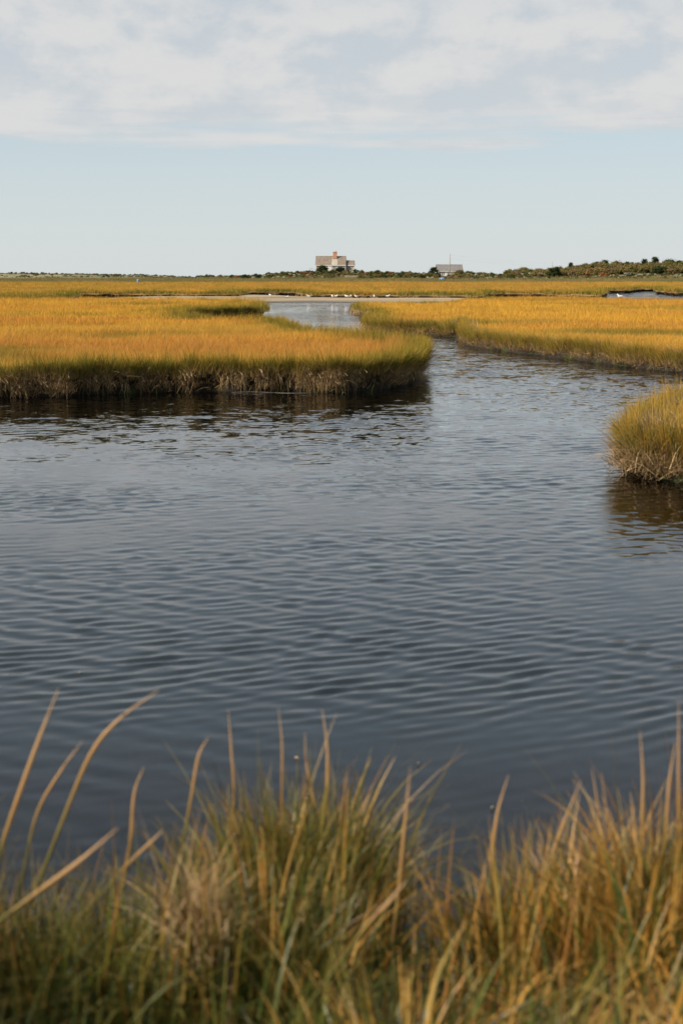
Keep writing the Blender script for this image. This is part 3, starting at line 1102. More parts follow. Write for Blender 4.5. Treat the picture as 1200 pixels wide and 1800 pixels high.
def fore_grass():
    parts = []

    def add(x, y, hgt, lean, curl, width, dryness, ang, droop=0.0):
        n = len(x)
        base = np.c_[x, y, fore_z(x, y) - 0.02]
        V, Q, Hh, R = blade_arrays(base, hgt, ang, lean, curl, width, 6, RNG.uniform(0, 1, n), face=RNG.uniform(-0.9, 0.9, n), droop=droop)
        parts.append((V, Q, Hh, R, np.repeat(dryness, 14)))
    # a general sward
    n = 9000
    x, y = RNG.uniform(-2.3, 2.3, n), RNG.uniform(1.9, 5.0, n)
    e_ = fore_edge(x)
    thin = np.clip(0.85 + 0.35 * f_fg(x, y), 0.2, 1)
    k = (y < e_ + 0.12 + 0.08 * f_fg2(x, y)) & (RNG.uniform(0, 1, n) < thin)
    x, y = x[k], y[k]
    n = len(x)
    right = sstep(-0.5, 0.5, x)
    dryn = np.clip(RNG.beta(1.2, 2.2, n) * (0.75 + 0.5 * right) + 0.16 * f_fg(x * 1.3, y * 1.3), 0, 1)
    dryn = np.where(RNG.uniform(0, 1, n) < 0.03 + 0.07 * sstep(-0.5, 0.1, x) + 0.20 * sstep(0.1, 0.7, x), RNG.uniform(0.6, 1, n), dryn * (0.10 + 0.22 * sstep(0, 0.7, x)))
    hgt = np.clip(RNG.normal(0.36, 0.09, n), 0.14, 0.62) * (1 - 0.22 * sstep(4.1, 4.8, y)) * (1 - 0.40 * np.exp(-((x - 0.28) / 0.22) ** 2) * sstep(3.2, 3.9, y))
    lying = RNG.uniform(0, 1, n) < 0.40 + 0.40 * sstep(3.9, 3.2, y)
    lean = np.where(lying, RNG.uniform(0.5, 1.0, n), np.abs(RNG.normal(0, 0.2, n)))
    curl = np.where(lying, RNG.uniform(0.2, 0.8, n), np.abs(RNG.normal(0, 0.22, n)))
    ang = np.where(RNG.uniform(0, 1, n) < 0.45, RNG.normal(0.35, 0.7, n), RNG.uniform(0, 6.283, n))
    add(x, y, hgt, lean, curl, np.where(RNG.uniform(0, 1, n) < 0.35, RNG.uniform(0.009, 0.015, n), RNG.uniform(0.003, 0.008, n)), dryn, ang, droop=np.where(lying, RNG.uniform(0.1, 0.5, n), 0))
    # denser tussocks, with tall unseen ones at far left added to shade the foreground: (px column, distance, radius, count, height, dryness)
    for px, d, rad, cnt, hh, dr in ((520, 4.55, 0.20, 560, 0.50, 0.07), (410, 4.45, 0.16, 460, 0.44, 0.10), (610, 4.5, 0.13, 400, 0.44, 0.09), (470, 3.9, 0.22, 460, 0.38, 0.12),
                                    (900, 4.2, 0.20, 420, 0.40, 0.45), (1000, 4.15, 0.20, 420, 0.36, 0.45), (1120, 4.1, 0.22, 520, 0.42, 0.5), (1190, 4.2, 0.16, 300, 0.46, 0.5),
                                    (20, 4.25, 0.26, 420, 0.46, 0.06), (220, 4.2, 0.24, 360, 0.42, 0.08), (700, 3.3, 0.22, 260, 0.30, 0.25), (1260, 4.2, 0.25, 300, 0.45, 0.5), (-90, 4.0, 0.25, 260, 0.5, 0.05), (120, 3.8, 0.28, 380, 0.34, 0.05), (250, 3.7, 0.22, 260, 0.34, 0.06), (-520, 3.6, 0.26, 1100, 1.0, 0.03), (-640, 3.1, 0.28, 1500, 1.15, 0.03), (-760, 2.7, 0.28, 1500, 1.2, 0.03), (-820, 3.3, 0.30, 1300, 1.25, 0.03), (-950, 2.4, 0.30, 1500, 1.25, 0.03)):
        c = pd(px, d, 0.3)
        x, y = RNG.normal(c.x, rad * 0.6, cnt), RNG.normal(c.y, rad * 0.6, cnt)
        n = cnt
        dryn = np.where(RNG.uniform(0, 1, n) < dr, RNG.uniform(0.6, 1, n), 0.5 * RNG.beta(1.2, 4, n))
        add(x, y, np.clip(RNG.normal(hh, 0.10, n), 0.2, 0.8), np.abs(RNG.normal(0, 0.24, n)), np.abs(RNG.normal(0, 0.32, n)), np.where(RNG.uniform(0, 1, n) < 0.3, RNG.uniform(0.008, 0.013, n), RNG.uniform(0.003, 0.007, n)), dryn,
            np.arctan2(y - c.y, x - c.x) + RNG.normal(0, 0.6, n))
    # scattered seed stalks that stand above the rest
    n = 90
    px, d = RNG.uniform(-60, 1260, n), RNG.uniform(3.7, 4.6, n)
    keep = (np.abs(px - 160) > 140) | (RNG.uniform(0, 1, n) < 0.35)
    px, d = px[keep], d[keep]
    n = len(px)
    x = (px - 600) / FPX * (d + 0.3)
    add(x, d, RNG.uniform(0.45, 0.68, n), np.abs(RNG.normal(0, 0.12, n)), np.abs(RNG.normal(0, 0.10, n)), RNG.uniform(0.004, 0.007, n), RNG.uniform(0.75, 1, n), RNG.normal(0.2, 0.9, n))
    off, VV, QQ, HH, RR, DD = 0, [], [], [], [], []
    for V, Q, Hh, R, dr in parts:
        VV.append(V); QQ.append(Q + off); HH.append(Hh); RR.append(R); DD.append(dr)
        off += len(V)
    o = ribbon_object('foreground_grass', np.concatenate(VV), np.concatenate(QQ), {'h': np.concatenate(HH), 'r': np.concatenate(RR), 'dry': np.concatenate(DD)}, M['fgrass'])
    tag(o, 'blurred green and tan shore grass across the foreground', 'grass', kind='stuff')


fore_grass()


def stalk(path_px, d0, width, label, d1=None, broad=1.0):
    """one tall grass stalk along a path of photo pixels at its own distance; the foot stands in the near bank"""
    d1 = d0 if d1 is None else d1
    n = len(path_px)
    pts = []
    for i, (px, py) in enumerate(path_px):
        d = d0 + (d1 - d0) * i / (n - 1)
        if 0 < i < n - 1:
            px, py = px + random.uniform(-5, 5), py + random.uniform(-6, 6)
        q = pd(px, d, zrow(py, d))
        pts.append(q)
    # carry the foot down to the ground along its first direction
    g = float(fore_z(np.array([pts[0].x]), np.array([pts[0].y]))[0]) - 0.02
    dirn = (pts[0] - pts[1]).normalized()
    if pts[0].z > g:
        if dirn.z < -0.2:
            pts.insert(0, pts[0] + dirn * ((pts[0].z - g) / -dirn.z))
        else:
            pts.insert(0, Vector((pts[0].x + dirn.x * 0.25, pts[0].y - 0.05, g)))
    foot = pts[0].copy()
    # smooth to 14 rings
    P3 = [pts[0] + (pts[0] - pts[1])] + pts + [pts[-1] + (pts[-1] - pts[-2])]
    cur = []
    for i in range(1, len(P3) - 2):
        a, b_, c_, e_ = P3[i - 1], P3[i], P3[i + 1], P3[i + 2]
        for j in range(5):
            t = j / 5
            cur.append(0.5 * ((2 * b_) + (c_ - a) * t + (2 * a - 5 * b_ + 4 * c_ - e_) * t * t + (3 * b_ - a - 3 * c_ + e_) * t ** 3))
    cur.append(pts[-1])
    V, Q, Hh = [], [], []
    m_ = len(cur)
    ns = 6
    for i, c_ in enumerate(cur):
        t = i / (m_ - 1)
        tan = (cur[min(i + 1, m_ - 1)] - cur[max(i - 1, 0)]).normalized()
        s1 = tan.cross(Vector((0, 1, 0.15))).normalized()
        s2 = tan.cross(s1)
        w = width * (0.55 + 0.45 * math.sin(min(1, t * 1.5) * math.pi / 2)) * (1 - max(0, t - 0.72) / 0.28 * 0.85)
        for k in range(ns):
            a = 2 * math.pi * k / ns
            V.append(c_ - foot + s1 * math.cos(a) * w * 0.5 * broad + s2 * math.sin(a) * w * 0.22)
            Hh.append(t)
        if i:
            for k in range(ns):
                k2 = (k + 1) % ns
                Q.append(((i - 1) * ns + k, (i - 1) * ns + k2, i * ns + k2, i * ns + k))
    o = link('grass_stalk', mesh_np('grass_stalk', [tuple(v) for v in V], Q, {'h': Hh}, smooth=True), M['stalk'], loc=foot)
    tag(o, label, 'grass stalk', 'tall stalks standing out of the foreground grass')


STALKS = [
    ([(-6, 1530), (14, 1465), (62, 1320), (103, 1211)], 4.0, 0.013, 'thick tan grass stalk leaning right, tallest at the left edge of the foreground'),
    ([(62, 1570), (112, 1440), (165, 1325), (215, 1265), (278, 1214)], 4.05, 0.012, 'long tan grass stalk bending far right, second from the left edge'),
    ([(40, 1540), (70, 1435), (108, 1352), (145, 1303)], 4.2, 0.009, 'shorter tan grass stalk between the two tallest ones at left'),
    ([(-40, 1650), (60, 1580), (135, 1512), (207, 1456)], 3.5, 0.014, 'pale straw stalk lying diagonally low at the left edge'),
    ([(180, 1570), (225, 1520), (262, 1485), (287, 1459)], 3.9, 0.009, 'short tan stalk slanting right, just left of the bleached straw tuft'),
    ([(216, 1570), (226, 1480), (240, 1400), (253, 1348)], 4.2, 0.009, 'upright thin tan stalk standing alone left of the green tussock'),
    ([(318, 1500), (338, 1400), (352, 1330), (366, 1296)], 4.3, 0.009, 'kinked tan stalk at the left end of the green tussock'),
    ([(408, 1500), (410, 1400), (406, 1320), (401, 1247)], 4.5, 0.007, 'slender upright stalk above the left half of the green tussock'),
    ([(500, 1500), (500, 1400), (494, 1310), (489, 1243)], 4.5, 0.006, 'slender upright stalk above the middle of the green tussock'),
    ([(586, 1500), (577, 1400), (576, 1320), (566, 1247)], 4.5, 0.009, 'orange upright stalk, tallest above the right half of the green tussock'),
    ([(556, 1480), (549, 1410), (541, 1340), (536, 1288)], 4.55, 0.007, 'orange stalk just left of the tallest one on the green tussock'),
    ([(686, 1690), (700, 1560), (710, 1440), (721, 1348)], 4.0, 0.009, 'lone brown stalk standing before the dark water gap in the middle'),
    ([(606, 1680), (645, 1625), (682, 1585), (714, 1548)], 3.4, 0.011, 'thick orange stalk slanting right at the middle bottom'),
    ([(862, 1580), (868, 1510), (878, 1430), (893, 1362)], 4.2, 0.010, 'tan upright stalk at the left end of the right hand grass'),
    ([(950, 1560), (966, 1505), (990, 1440), (1020, 1372)], 4.2, 0.009, 'tan stalk leaning right in the middle of the right hand grass'),
    ([(1066, 1600), (1058, 1500), (1048, 1410), (1039, 1350)], 4.3, 0.006, 'thin brown stalk leaning left, left one of a close pair at right'),
    ([(1078, 1600), (1074, 1500), (1065, 1420), (1056, 1358)], 4.35, 0.006, 'thin brown stalk leaning left, right one of a close pair at right'),
    ([(1132, 1560), (1131, 1470), (1128, 1370), (1124, 1283)], 4.2, 0.009, 'tall tan upright stalk second from the right edge'),
    ([(1158, 1560), (1166, 1470), (1176, 1380), (1186, 1305)], 4.15, 0.010, 'tan stalk leaning slightly right near the right edge'),
    ([(1196, 1560), (1197, 1450), (1195, 1340), (1192, 1232)], 4.25, 0.008, 'tallest tan upright stalk at the right edge of the foreground'),
]
for a_ in STALKS:
    stalk(*a_)

# bleached straw tuft in the foreground
c0 = pd(352, 3.8, 0.3)
c0.z = float(fore_z(np.array([c0.x]), np.array([c0.y]))[0])
n = 300
bx_, by_ = RNG.normal(0, 0.05, n), RNG.normal(0, 0.05, n)
V, Q, Hh, R = blade_arrays(np.c_[bx_, by_, RNG.uniform(0, 0.22, n)], RNG.uniform(0.16, 0.42, n), RNG.uniform(0, 6.28, n), np.abs(RNG.normal(0.05, 0.22, n)), RNG.uniform(0.0, 0.6, n),
                           RNG.uniform(0.003, 0.010, n), 5, RNG.uniform(0.1, 1, n), droop=RNG.uniform(0, 0.35, n))
o = link('straw_tuft', mesh_np('straw_tuft', V, Q, {'h': Hh, 'r': R}), M['straw'], loc=c0)
tag(o, 'bleached tuft of dead straw in the left middle of the foreground grass', 'grass tuft')

# ------------------------------------------------------------------ houses
def shingle_mat(name, c0_, c1_, course=0.16, weather=(0.5, 0.5, 0.5)):
    m, nt = new_mat(name)
    co = objcoord(nt)
    b = N(nt, 'ShaderNodeBsdfPrincipled', inp={'Roughness': 0.9})
    br = N(nt, 'ShaderNodeTexBrick')
    br.inputs['Scale'].default_value = 1.0
    br.inputs['Brick Width'].default_value = 0.2
    br.inputs['Row Height'].default_value = course
    br.inputs['Mortar Size'].default_value = 0.012
    br.inputs['Color1'].default_value = c0_ + (1,)
    br.inputs['Color2'].default_value = c1_ + (1,)
    br.inputs['Mortar'].default_value = tuple(v * 0.35 for v in c0_) + (1,)
    s_ = N(nt, 'ShaderNodeSeparateXYZ')
    L(nt, co, s_.inputs[0])
    cmb = N(nt, 'ShaderNodeCombineXYZ')
    L(nt, math_node(nt, 'ADD', s_.outputs[0], s_.outputs[1]), cmb.inputs[0])
    L(nt, s_.outputs[2], cmb.inputs[1])
    L(nt, cmb.outputs[0], br.inputs['Vector'])
    nz = noise(nt, vmul(nt, co, (1, 1, 0.35)), 1.1, 6, 0.65)
    c = mixc(nt, maprange(nt, nz, 0.3, 0.7), br.outputs['Color'], mixc(nt, 0.5, br.outputs['Color'], weather))
    L(nt, c, b.inputs['Base Color'])
    finish(nt, b.outputs[0])
    return m


M['roof_brown'] = shingle_mat('weathered_brown_roof_shingles', (0.15, 0.115, 0.085), (0.22, 0.17, 0.13), 0.14, (0.28, 0.22, 0.165))
M['roof_pale'] = shingle_mat('pale_new_roof_shingles', (0.40, 0.35, 0.28), (0.50, 0.45, 0.38), 0.14, (0.30, 0.26, 0.2))
M['wall_shingle'] = shingle_mat('grey_cedar_wall_shingles', (0.26, 0.215, 0.17), (0.36, 0.30, 0.245), 0.13, (0.42, 0.36, 0.29))
M['roof_grey'] = shingle_mat('grey_roof_shingles', (0.155, 0.145, 0.14), (0.20, 0.19, 0.185), 0.14, (0.22, 0.2, 0.18))
M['white'] = principled('white_trim_paint', (0.62, 0.61, 0.58), 0.6, 0.06, 2.0)
M['shutter'] = principled('weathered_pale_shutter', (0.50, 0.48, 0.45), 0.7, 0.1, 2.0)
M['pane'] = principled('dark_window_glass', (0.035, 0.04, 0.045), 0.08, 0.2, 1.0)
M['wood_pole'] = principled('weathered_pole_wood', (0.30, 0.27, 0.23), 0.9, 0.25, 2.0, 0.3)
M['bulk'] = principled('weathered_grey_boards', (0.33, 0.29, 0.24), 0.9, 0.25, 1.2, 0.3)
M['metal'] = principled('grey_flashing_metal', (0.25, 0.25, 0.26), 0.5, 0.1, 2.0, 0, 0.6)
m, nt = new_mat('orange_chimney_brick')
co = objcoord(nt)
b = N(nt, 'ShaderNodeBsdfPrincipled', inp={'Roughness': 0.9})
br = N(nt, 'ShaderNodeTexBrick')
br.inputs['Scale'].default_value = 1.0
br.inputs['Brick Width'].default_value = 0.21
br.inputs['Row Height'].default_value = 0.075
br.inputs['Mortar Size'].default_value = 0.01
br.inputs['Color1'].default_value = (0.46, 0.19, 0.07, 1)
br.inputs['Color2'].default_value = (0.36, 0.11, 0.045, 1)
br.inputs['Mortar'].default_value = (0.42, 0.30, 0.22, 1)
s_ = N(nt, 'ShaderNodeSeparateXYZ')
L(nt, co, s_.inputs[0])
cmb = N(nt, 'ShaderNodeCombineXYZ')
L(nt, math_node(nt, 'ADD', s_.outputs[0], s_.outputs[1]), cmb.inputs[0])
L(nt, s_.outputs[2], cmb.inputs[1])
L(nt, cmb.outputs[0], br.inputs['Vector'])
L(nt, br.outputs['Color'], b.inputs['Base Color'])
finish(nt, b.outputs[0])
M['brick'] = m


def gable_body(x0, x1, y0, y1, eave, ridge, rise_in=0.0):
    yc = (y0 + y1) / 2
    pts = [(x0, y0, 0), (x1, y0, 0), (x1, y1, 0), (x0, y1, 0), (x0, y0, eave), (x1, y0, eave), (x1, y1, eave), (x0, y1, eave), (x0, yc, ridge - 0.06), (x1, yc, ridge - 0.06)]
    return pts, [(0, 1, 5, 4), (1, 2, 6, 9, 5), (2, 3, 7, 6), (3, 0, 4, 8, 7), (0, 3, 2, 1), (4, 5, 9, 8), (6, 7, 8, 9)]


def roof_slab(x0, x1, y0, y1, eave, ridge, over=0.25, th=0.14):
    """two slopes as one folded slab with thickness"""
    yc = (y0 + y1) / 2
    k = (ridge - eave) / (yc - y0)
    f0, b0 = y0 - over, y1 + over
    ze = eave - over * k
    sec = [(f0, ze), (yc, ridge), (b0, ze), (b0, ze + th), (yc, ridge + th), (f0, ze + th)]
    pts = [(x, y, z) for x in (x0, x1) for y, z in sec]
    fc = [(0, 1, 4, 5), (1, 2, 3, 4), (11, 10, 7, 6), (10, 9, 8, 7)]
    fc += [(i, i + 6, (i + 1) % 6 + 6, (i + 1) % 6) for i in range(6)]
    return pts, fc


def window(parent, xc, z0, z1, w, yf, shutters=True, cols=2, rows=3):
    fr = MB()
    t = 0.09
    fr.box(xc - w / 2 - t, xc - w / 2, yf - 0.07, yf + 0.02, z0 - t, z1 + t)
    fr.box(xc + w / 2, xc + w / 2 + t, yf - 0.07, yf + 0.02, z0 - t, z1 + t)
    fr.box(xc - w / 2, xc + w / 2, yf - 0.068, yf + 0.02, z1, z1 + t)
    fr.box(xc - w / 2, xc + w / 2, yf - 0.10, yf + 0.02, z0 - t, z0)
    for i in range(1, cols):
        x_ = xc - w / 2 + w * i / cols
        fr.box(x_ - 0.018, x_ + 0.018, yf - 0.045, yf - 0.012, z0, z1)
    for i in range(1, rows):
        z_ = z0 + (z1 - z0) * i / rows
        fr.box(xc - w / 2, xc + w / 2, yf - 0.043, yf - 0.012, z_ - 0.018, z_ + 0.018)
    wo = fr.build('window', M['white'], parent)
    MB().box(xc - w / 2, xc + w / 2, yf - 0.025, yf + 0.01, z0, z1).build('pane', M['pane'], wo)
    if shutters:
        for sg in (-1, 1):
            xs = xc + sg * (w / 2 + t + 0.19)
            s_ = MB().box(xs - 0.17, xs + 0.17, yf - 0.05, yf + 0.005, z0 - 0.05, z1 + 0.05)
            for q in range(6):
                zq = z0 + (z1 - z0) * (q + 0.5) / 6
                s_.box(xs - 0.13, xs + 0.13, yf - 0.065, yf - 0.04, zq - 0.05, zq + 0.05)
            s_.build('shutter', M['shutter'], wo)
    return wo


def up_z(x, y):
    return float(upland_z(np.array([x]), np.array([y]))[0])


# the shingled house with the tall brick chimney
HD = 470.0
PX = HD / FPX * 1.0
hx = pd(588, HD).x
hz = zrow(481.5, HD)
house = empty('shingled_house', (hx, HD, hz), math.radians(-3))
tag(house, 'brown shingled cape house with tall orange brick chimney behind round bushes', 'house')


def hx_(px):
    return (px - 588) * PX


def hz_(py):
    return (481.5 - py) * PX


x0, x1, x2 = hx_(555.5), hx_(608), hx_(622.5)
EAVE, RIDGE, WRIDGE = hz_(466), hz_(452), hz_(459)
yf, yb = -2.9, 2.9
foot_z = -1.4
pts, fc = gable_body(x0 + 0.15, x1 - 0.05, yf, yb, EAVE, RIDGE)
mb = MB().poly(pts, fc)
mb.box(x0 + 0.17, x1 - 0.07, yf + 0.02, yb - 0.02, foot_z, 0.0)
wall = mb.build('wall', M['wall_shingle'], house)
pts, fc = gable_body(x1 - 0.04, x2 - 0.12, -1.9, 1.9, EAVE - 0.05, WRIDGE)
mb = MB().poly(pts, fc)
mb.box(x1 - 0.03, x2 - 0.14, -1.88, 1.88, foot_z, 0.0)
wing = mb.build('wing_wall', M['wall_shingle'], house)
pts, fc = roof_slab(x0, x1, yf, yb, EAVE, RIDGE)
roof = MB().poly(pts, fc).build('roof', M['roof_brown'], house)
MB().box(x0 - 0.02, x1 + 0.02, -0.09, 0.09, RIDGE + 0.10, RIDGE + 0.19).build('ridge_cap', M['roof_brown'], roof)
pts, fc = roof_slab(x1 + 0.01, x2, -1.9, 1.9, EAVE - 0.05, WRIDGE)
wroof = MB().poly(pts, fc).build('wing_roof', M['roof_brown'], house)
# pale patch of newer shingles below the chimney
k = (RIDGE - EAVE) / (0 - yf)


def on_roof(px, y, lift):
    return (hx_(px), y, RIDGE + 0.14 + y * k + lift)


pp = [on_roof(583.2, yf - 0.2, 0.03), on_roof(593.8, yf - 0.2, 0.03), on_roof(593.0, -0.55, 0.03), on_roof(584.2, -0.55, 0.03)]
pp += [(a, b_, c_ - 0.025) for a, b_, c_ in pp]
MB().poly(pp, [(0, 1, 2, 3), (4, 7, 6, 5), (0, 4, 5, 1), (1, 5, 6, 2), (2, 6, 7, 3), (3, 7, 4, 0)]).build('roof_patch', M['roof_pale'], roof)
cw = 0.62
cxm = hx_(588.8)
ch = MB().box(cxm - cw, cxm + cw, -1.05, 0.05, EAVE + 0.8, hz_(444.6))
chim = ch.build('chimney', M['brick'], house)
MB().box(cxm - cw - 0.07, cxm + cw + 0.07, -1.12, 0.12, hz_(444.6), hz_(444.6) + 0.16).box(cxm - cw - 0.03, cxm + cw + 0.03, -1.08, 0.08, hz_(444.6) - 0.24, hz_(444.6) - 0.12).build('chimney_cap', M['brick'], chim)
MB().tube([(cxm + 0.3, -0.5, hz_(444.6) + 0.1), (cxm + 0.3, -0.5, hz_(444.6) + 0.5)], [0.16, 0.13], 10).build('chimney_pot', M['brick'], chim)
MB().box(cxm - cw - 0.05, cxm + cw + 0.05, -1.10, -1.052, RIDGE - 0.95, RIDGE - 0.62).build('flashing', M['metal'], chim)
MB().box(x0 + 0.10, x1 + 0.02, yf - 0.31, yf - 0.255, EAVE - 0.30, EAVE - 0.10).build('fascia', M['white'], house)
MB().box(x1 + 0.03, x2 - 0.02, -2.21, -2.155, EAVE - 0.33, EAVE - 0.12).build('fascia', M['white'], house)
for xx, yy in ((x0 + 0.24, yf - 0.03), (x1 - 0.14, yf - 0.03), (x2 - 0.22, -1.93)):
    MB().box(xx - 0.10, xx + 0.10, yy - 0.03, yy + 0.035, foot_z, EAVE - 0.12).build('corner_board', M['white'], house)
zt = EAVE - 0.5
for pxw, w_, sh in ((571.5, 0.62, True), (587.6, 0.5, False), (596.3, 0.7, True), (605.2, 0.62, False)):
    window(house, hx_(pxw), zt - 1.15, zt, w_, yf, sh)
window(house, hx_(615.0), zt - 1.15, zt, 0.62, -1.9, False)
# wide white double door
dz0, dz1 = EAVE - 2.45, EAVE - 0.28
dxa, dxb = hx_(577.3), hx_(584.3)
dd = MB().box(dxa - 0.08, dxb + 0.08, yf - 0.05, yf + 0.01, dz0 - 0.05, dz1 + 0.08).build('door_surround', M['white'], house)
dm = (dxa + dxb) / 2
for a, b_ in ((dxa, dm - 0.012), (dm + 0.012, dxb)):
    lf = MB().box(a, b_, yf - 0.10, yf - 0.052, dz0, dz1)
    for q0, q1 in ((0.08, 0.45), (0.52, 0.92)):
        za, zb = dz0 + (dz1 - dz0) * q0, dz0 + (dz1 - dz0) * q1
        lf.box(a + 0.10, b_ - 0.10, yf - 0.118, yf - 0.098, za, zb)
    leaf = lf.build('door', M['white'], dd)
MB().tube([(x2 - 0.04, -2.1, foot_z), (x2 - 0.04, -2.1, EAVE - 0.2)], [0.05, 0.05], 8).build('downspout', M['metal'], house)

# the low cottage to the right
CD = 492.0
CPX = CD / FPX
cxp = pd(788.5, CD).x
cz = zrow(484, CD)
cot = empty('low_cottage', (cxp, CD, cz), math.radians(2))
tag(cot, 'low white cottage with long grey roof beside a tall pole', 'house')
xa, xb = (765.5 - 788.5) * CPX, (811.5 - 788.5) * CPX
ce, crg = (484 - 475.6) * CPX, (484 - 466.3) * CPX
pts, fc = gable_body(xa + 0.25, xb - 0.25, -3.0, 3.0, ce, crg)
mb = MB().poly(pts, fc)
mb.box(xa + 0.27, xb - 0.27, -2.98, 2.98, -2.2, 0)
mb.build('wall', M['white'], cot)
pts, fc = roof_slab(xa, xb, -3.0, 3.0, ce, crg, 0.4)
rf = MB().poly(pts, fc).build('roof', M['roof_grey'], cot)
MB().box(xa - 0.01, xb + 0.01, -0.1, 0.1, crg + 0.1, crg + 0.18).build('ridge_cap', M['roof_grey'], rf)
MB().box(xa + 0.05, xb - 0.05, -3.45, -3.41, ce - 0.42, ce - 0.24).build('fascia', M['white'], cot)
for pxw in (771.6, 774.6, 777.6, 785.5, 800.0, 806.0):
    window(cot, (pxw - 788.5) * CPX, ce - 1.45, ce - 0.42, 0.36, -3.0, False, 2, 2)
MB().box((782.0 - 788.5) * CPX - 0.4, (782.0 - 788.5) * CPX + 0.4, -3.06, -2.99, ce - 2.3, ce - 0.38).build('door', M['white'], cot)

# poles and wire
def pole(px, d, ytop, ybase, r0, r1, label, arm=True, lean=0.0):
    p0 = pd(px, d)
    z0, z1 = zrow(ybase, d), zrow(ytop, d)
    g = up_z(p0.x, d)
    e_ = empty('utility_pole', (p0.x, d, g - 0.2))
    hgt = z1 - g + 0.2
    MB().tube([(lean * 1.0, 0, 0), (lean * 0.4, 0, hgt * 0.5), (0, 0, hgt)], [r0, (r0 + r1) / 2, r1], 9).build('shaft', M['wood_pole'], e_, True)
    if arm:
        a_ = MB().box(-0.75, 0.75, -0.06, 0.06, hgt - 0.75, hgt - 0.63).build('crossarm', M['wood_pole'], e_)
        for q in (-0.65, 0.0, 0.65):
            MB().tube([(q, 0, hgt - 0.63), (q, 0, hgt - 0.50), (q, 0, hgt - 0.42)], [0.035, 0.05, 0.02], 8).build('insulator', M['metal'], a_)
    tag(e_, label, 'pole', 'utility poles by the cottages')
    return Vector((p0.x, d, z1 - 0.6))


t1 = pole(790, 470, 445, 482, 0.22, 0.10, 'tall wooden pole rising before the low white cottage', False, -0.25)
t2 = pole(969, 560, 459.5, 472, 0.16, 0.10, 'thin distant pole above the scrub left of the pines', False)
wire = MB()
for dz in (0.0, 1.1):
    pts = []
    for i in range(25):
        t = i / 24
        q = t1.lerp(t2, t)
        pts.append((q.x, q.y, q.z - dz - 0.5 * (1 - (2 * t - 1) ** 2)))
    wire.tube(pts, [0.006] * 25, 4)
o = wire.build('power_line', M['metal'])
tag(o, 'thin wires strung between the two wooden poles', 'wire')

# wash line posts left of the house
wl = pd(547, 462)
e_ = empty('wash_line_posts', (wl.x, 462, up_z(wl.x, 462) - 0.1))
tag(e_, 'pair of small grey posts with crossbar left of the chimney house', 'posts')
zt_ = zrow(471.8, 462) - (up_z(wl.x, 462) - 0.1)
for sx in (-0.28, 0.28):
    MB().tube([(sx, 0, 0), (sx, 0, zt_)], [0.05, 0.045], 8).build('post', M['wood_pole'], e_)
MB().box(-0.62, 0.62, -0.05, 0.05, zt_ - 0.02, zt_ + 0.08).build('crossbar', M['wood_pole'], e_)

# low grey board wall right of the bushes
bw = pd(616, 428)
e_ = empty('board_wall', (bw.x, 428, up_z(bw.x, 428) - 0.1), 0.05)
tag(e_, 'low grey board wall with gaps below the right end of the house', 'wall')
zt_ = zrow(484.3, 428) - (up_z(bw.x, 428) - 0.1)
for a, b_ in ((-1.9, -1.2), (-0.85, 0.25), (0.55, 1.75)):
    MB().box(a, b_, -0.06, 0.06, 0, zt_).build('board_panel', M['bulk'], e_)
for q in (-1.98, -1.03, 0.40, 1.83):
    MB().box(q - 0.07, q + 0.07, -0.075, 0.075, 0, zt_ + 0.1).build('post', M['bulk'], e_)

# blue things at the marsh edge
M['blue'] = principled('faded_blue_plastic', (0.10, 0.22, 0.42), 0.5, 0.15, 3.0)
q = pd(777, 392)
z = up_z(q.x, 392) + 0.25
e_ = empty('blue_skiff', (q.x, 392, z))
tag(e_, 'small blue hull lying at the marsh edge below the low cottage', 'boat')
V, Fc = [], []
prof = [(-0.62, 0.10), (-0.45, 0.30), (-0.1, 0.38), (0.3, 0.36), (0.55, 0.30)]
for i, (lx, wd) in enumerate(prof):
    for k_ in range(7):
        a = math.pi * k_ / 6
        V.append((lx, math.cos(a) * wd, 0.25 + math.sin(a) * wd * 1.1))
    if i:
        for k_ in range(6):
            b0 = (i - 1) * 7 + k_
            Fc.append((b0, b0 + 1, b0 + 8, b0 + 7))
Fc.append(tuple(range(len(V) - 7, len(V))))
Fc.append(tuple(range(6, -1, -1)))
MB().poly(V, Fc).build('hull', M['blue'], e_, True)
MB().box(-0.5, 0.5, -0.03, 0.03, 0.62, 0.69).build('keel', M['blue'], e_)
for q0 in (-0.4, 0.3):
    MB().box(q0, q0 + 0.1, -0.36, 0.36, 0.0, 0.28).build('trestle', M['bulk'], e_)
q = pd(243, 372)
e_ = empty('blue_barrel', (q.x, 372, ZF + 0.1))
tag(e_, 'small blue barrel standing far off at left on the marsh', 'barrel')
prof = [(0.0, 0.24), (0.1, 0.28), (0.32, 0.30), (0.36, 0.32), (0.40, 0.30), (0.75, 0.30), (0.79, 0.32), (0.83, 0.30), (1.05, 0.28), (1.15, 0.24)]
MB().tube([(0, 0, a) for a, _ in prof], [b_ for _, b_ in prof], 14).build('drum', M['blue'], e_, True)
MB().tube([(0, 0, 1.152), (0, 0, 1.20)], [0.22, 0.21], 12).build('lid', M['white'], e_)

# ------------------------------------------------------------------ shrubs and trees behind the marsh
def foliage_mat(name, dark, light, accent=None, acc=0.0):
    m, nt = new_mat(name)
    r = attr(nt, 'r')
    c = mixc(nt, r, dark, light)
    if accent:
        c = mixc(nt, maprange(nt, attr(nt, 'h'), 1 - acc, 1 - acc + 0.1), c, accent)
    leafy(nt, c, 0.25)
    return m


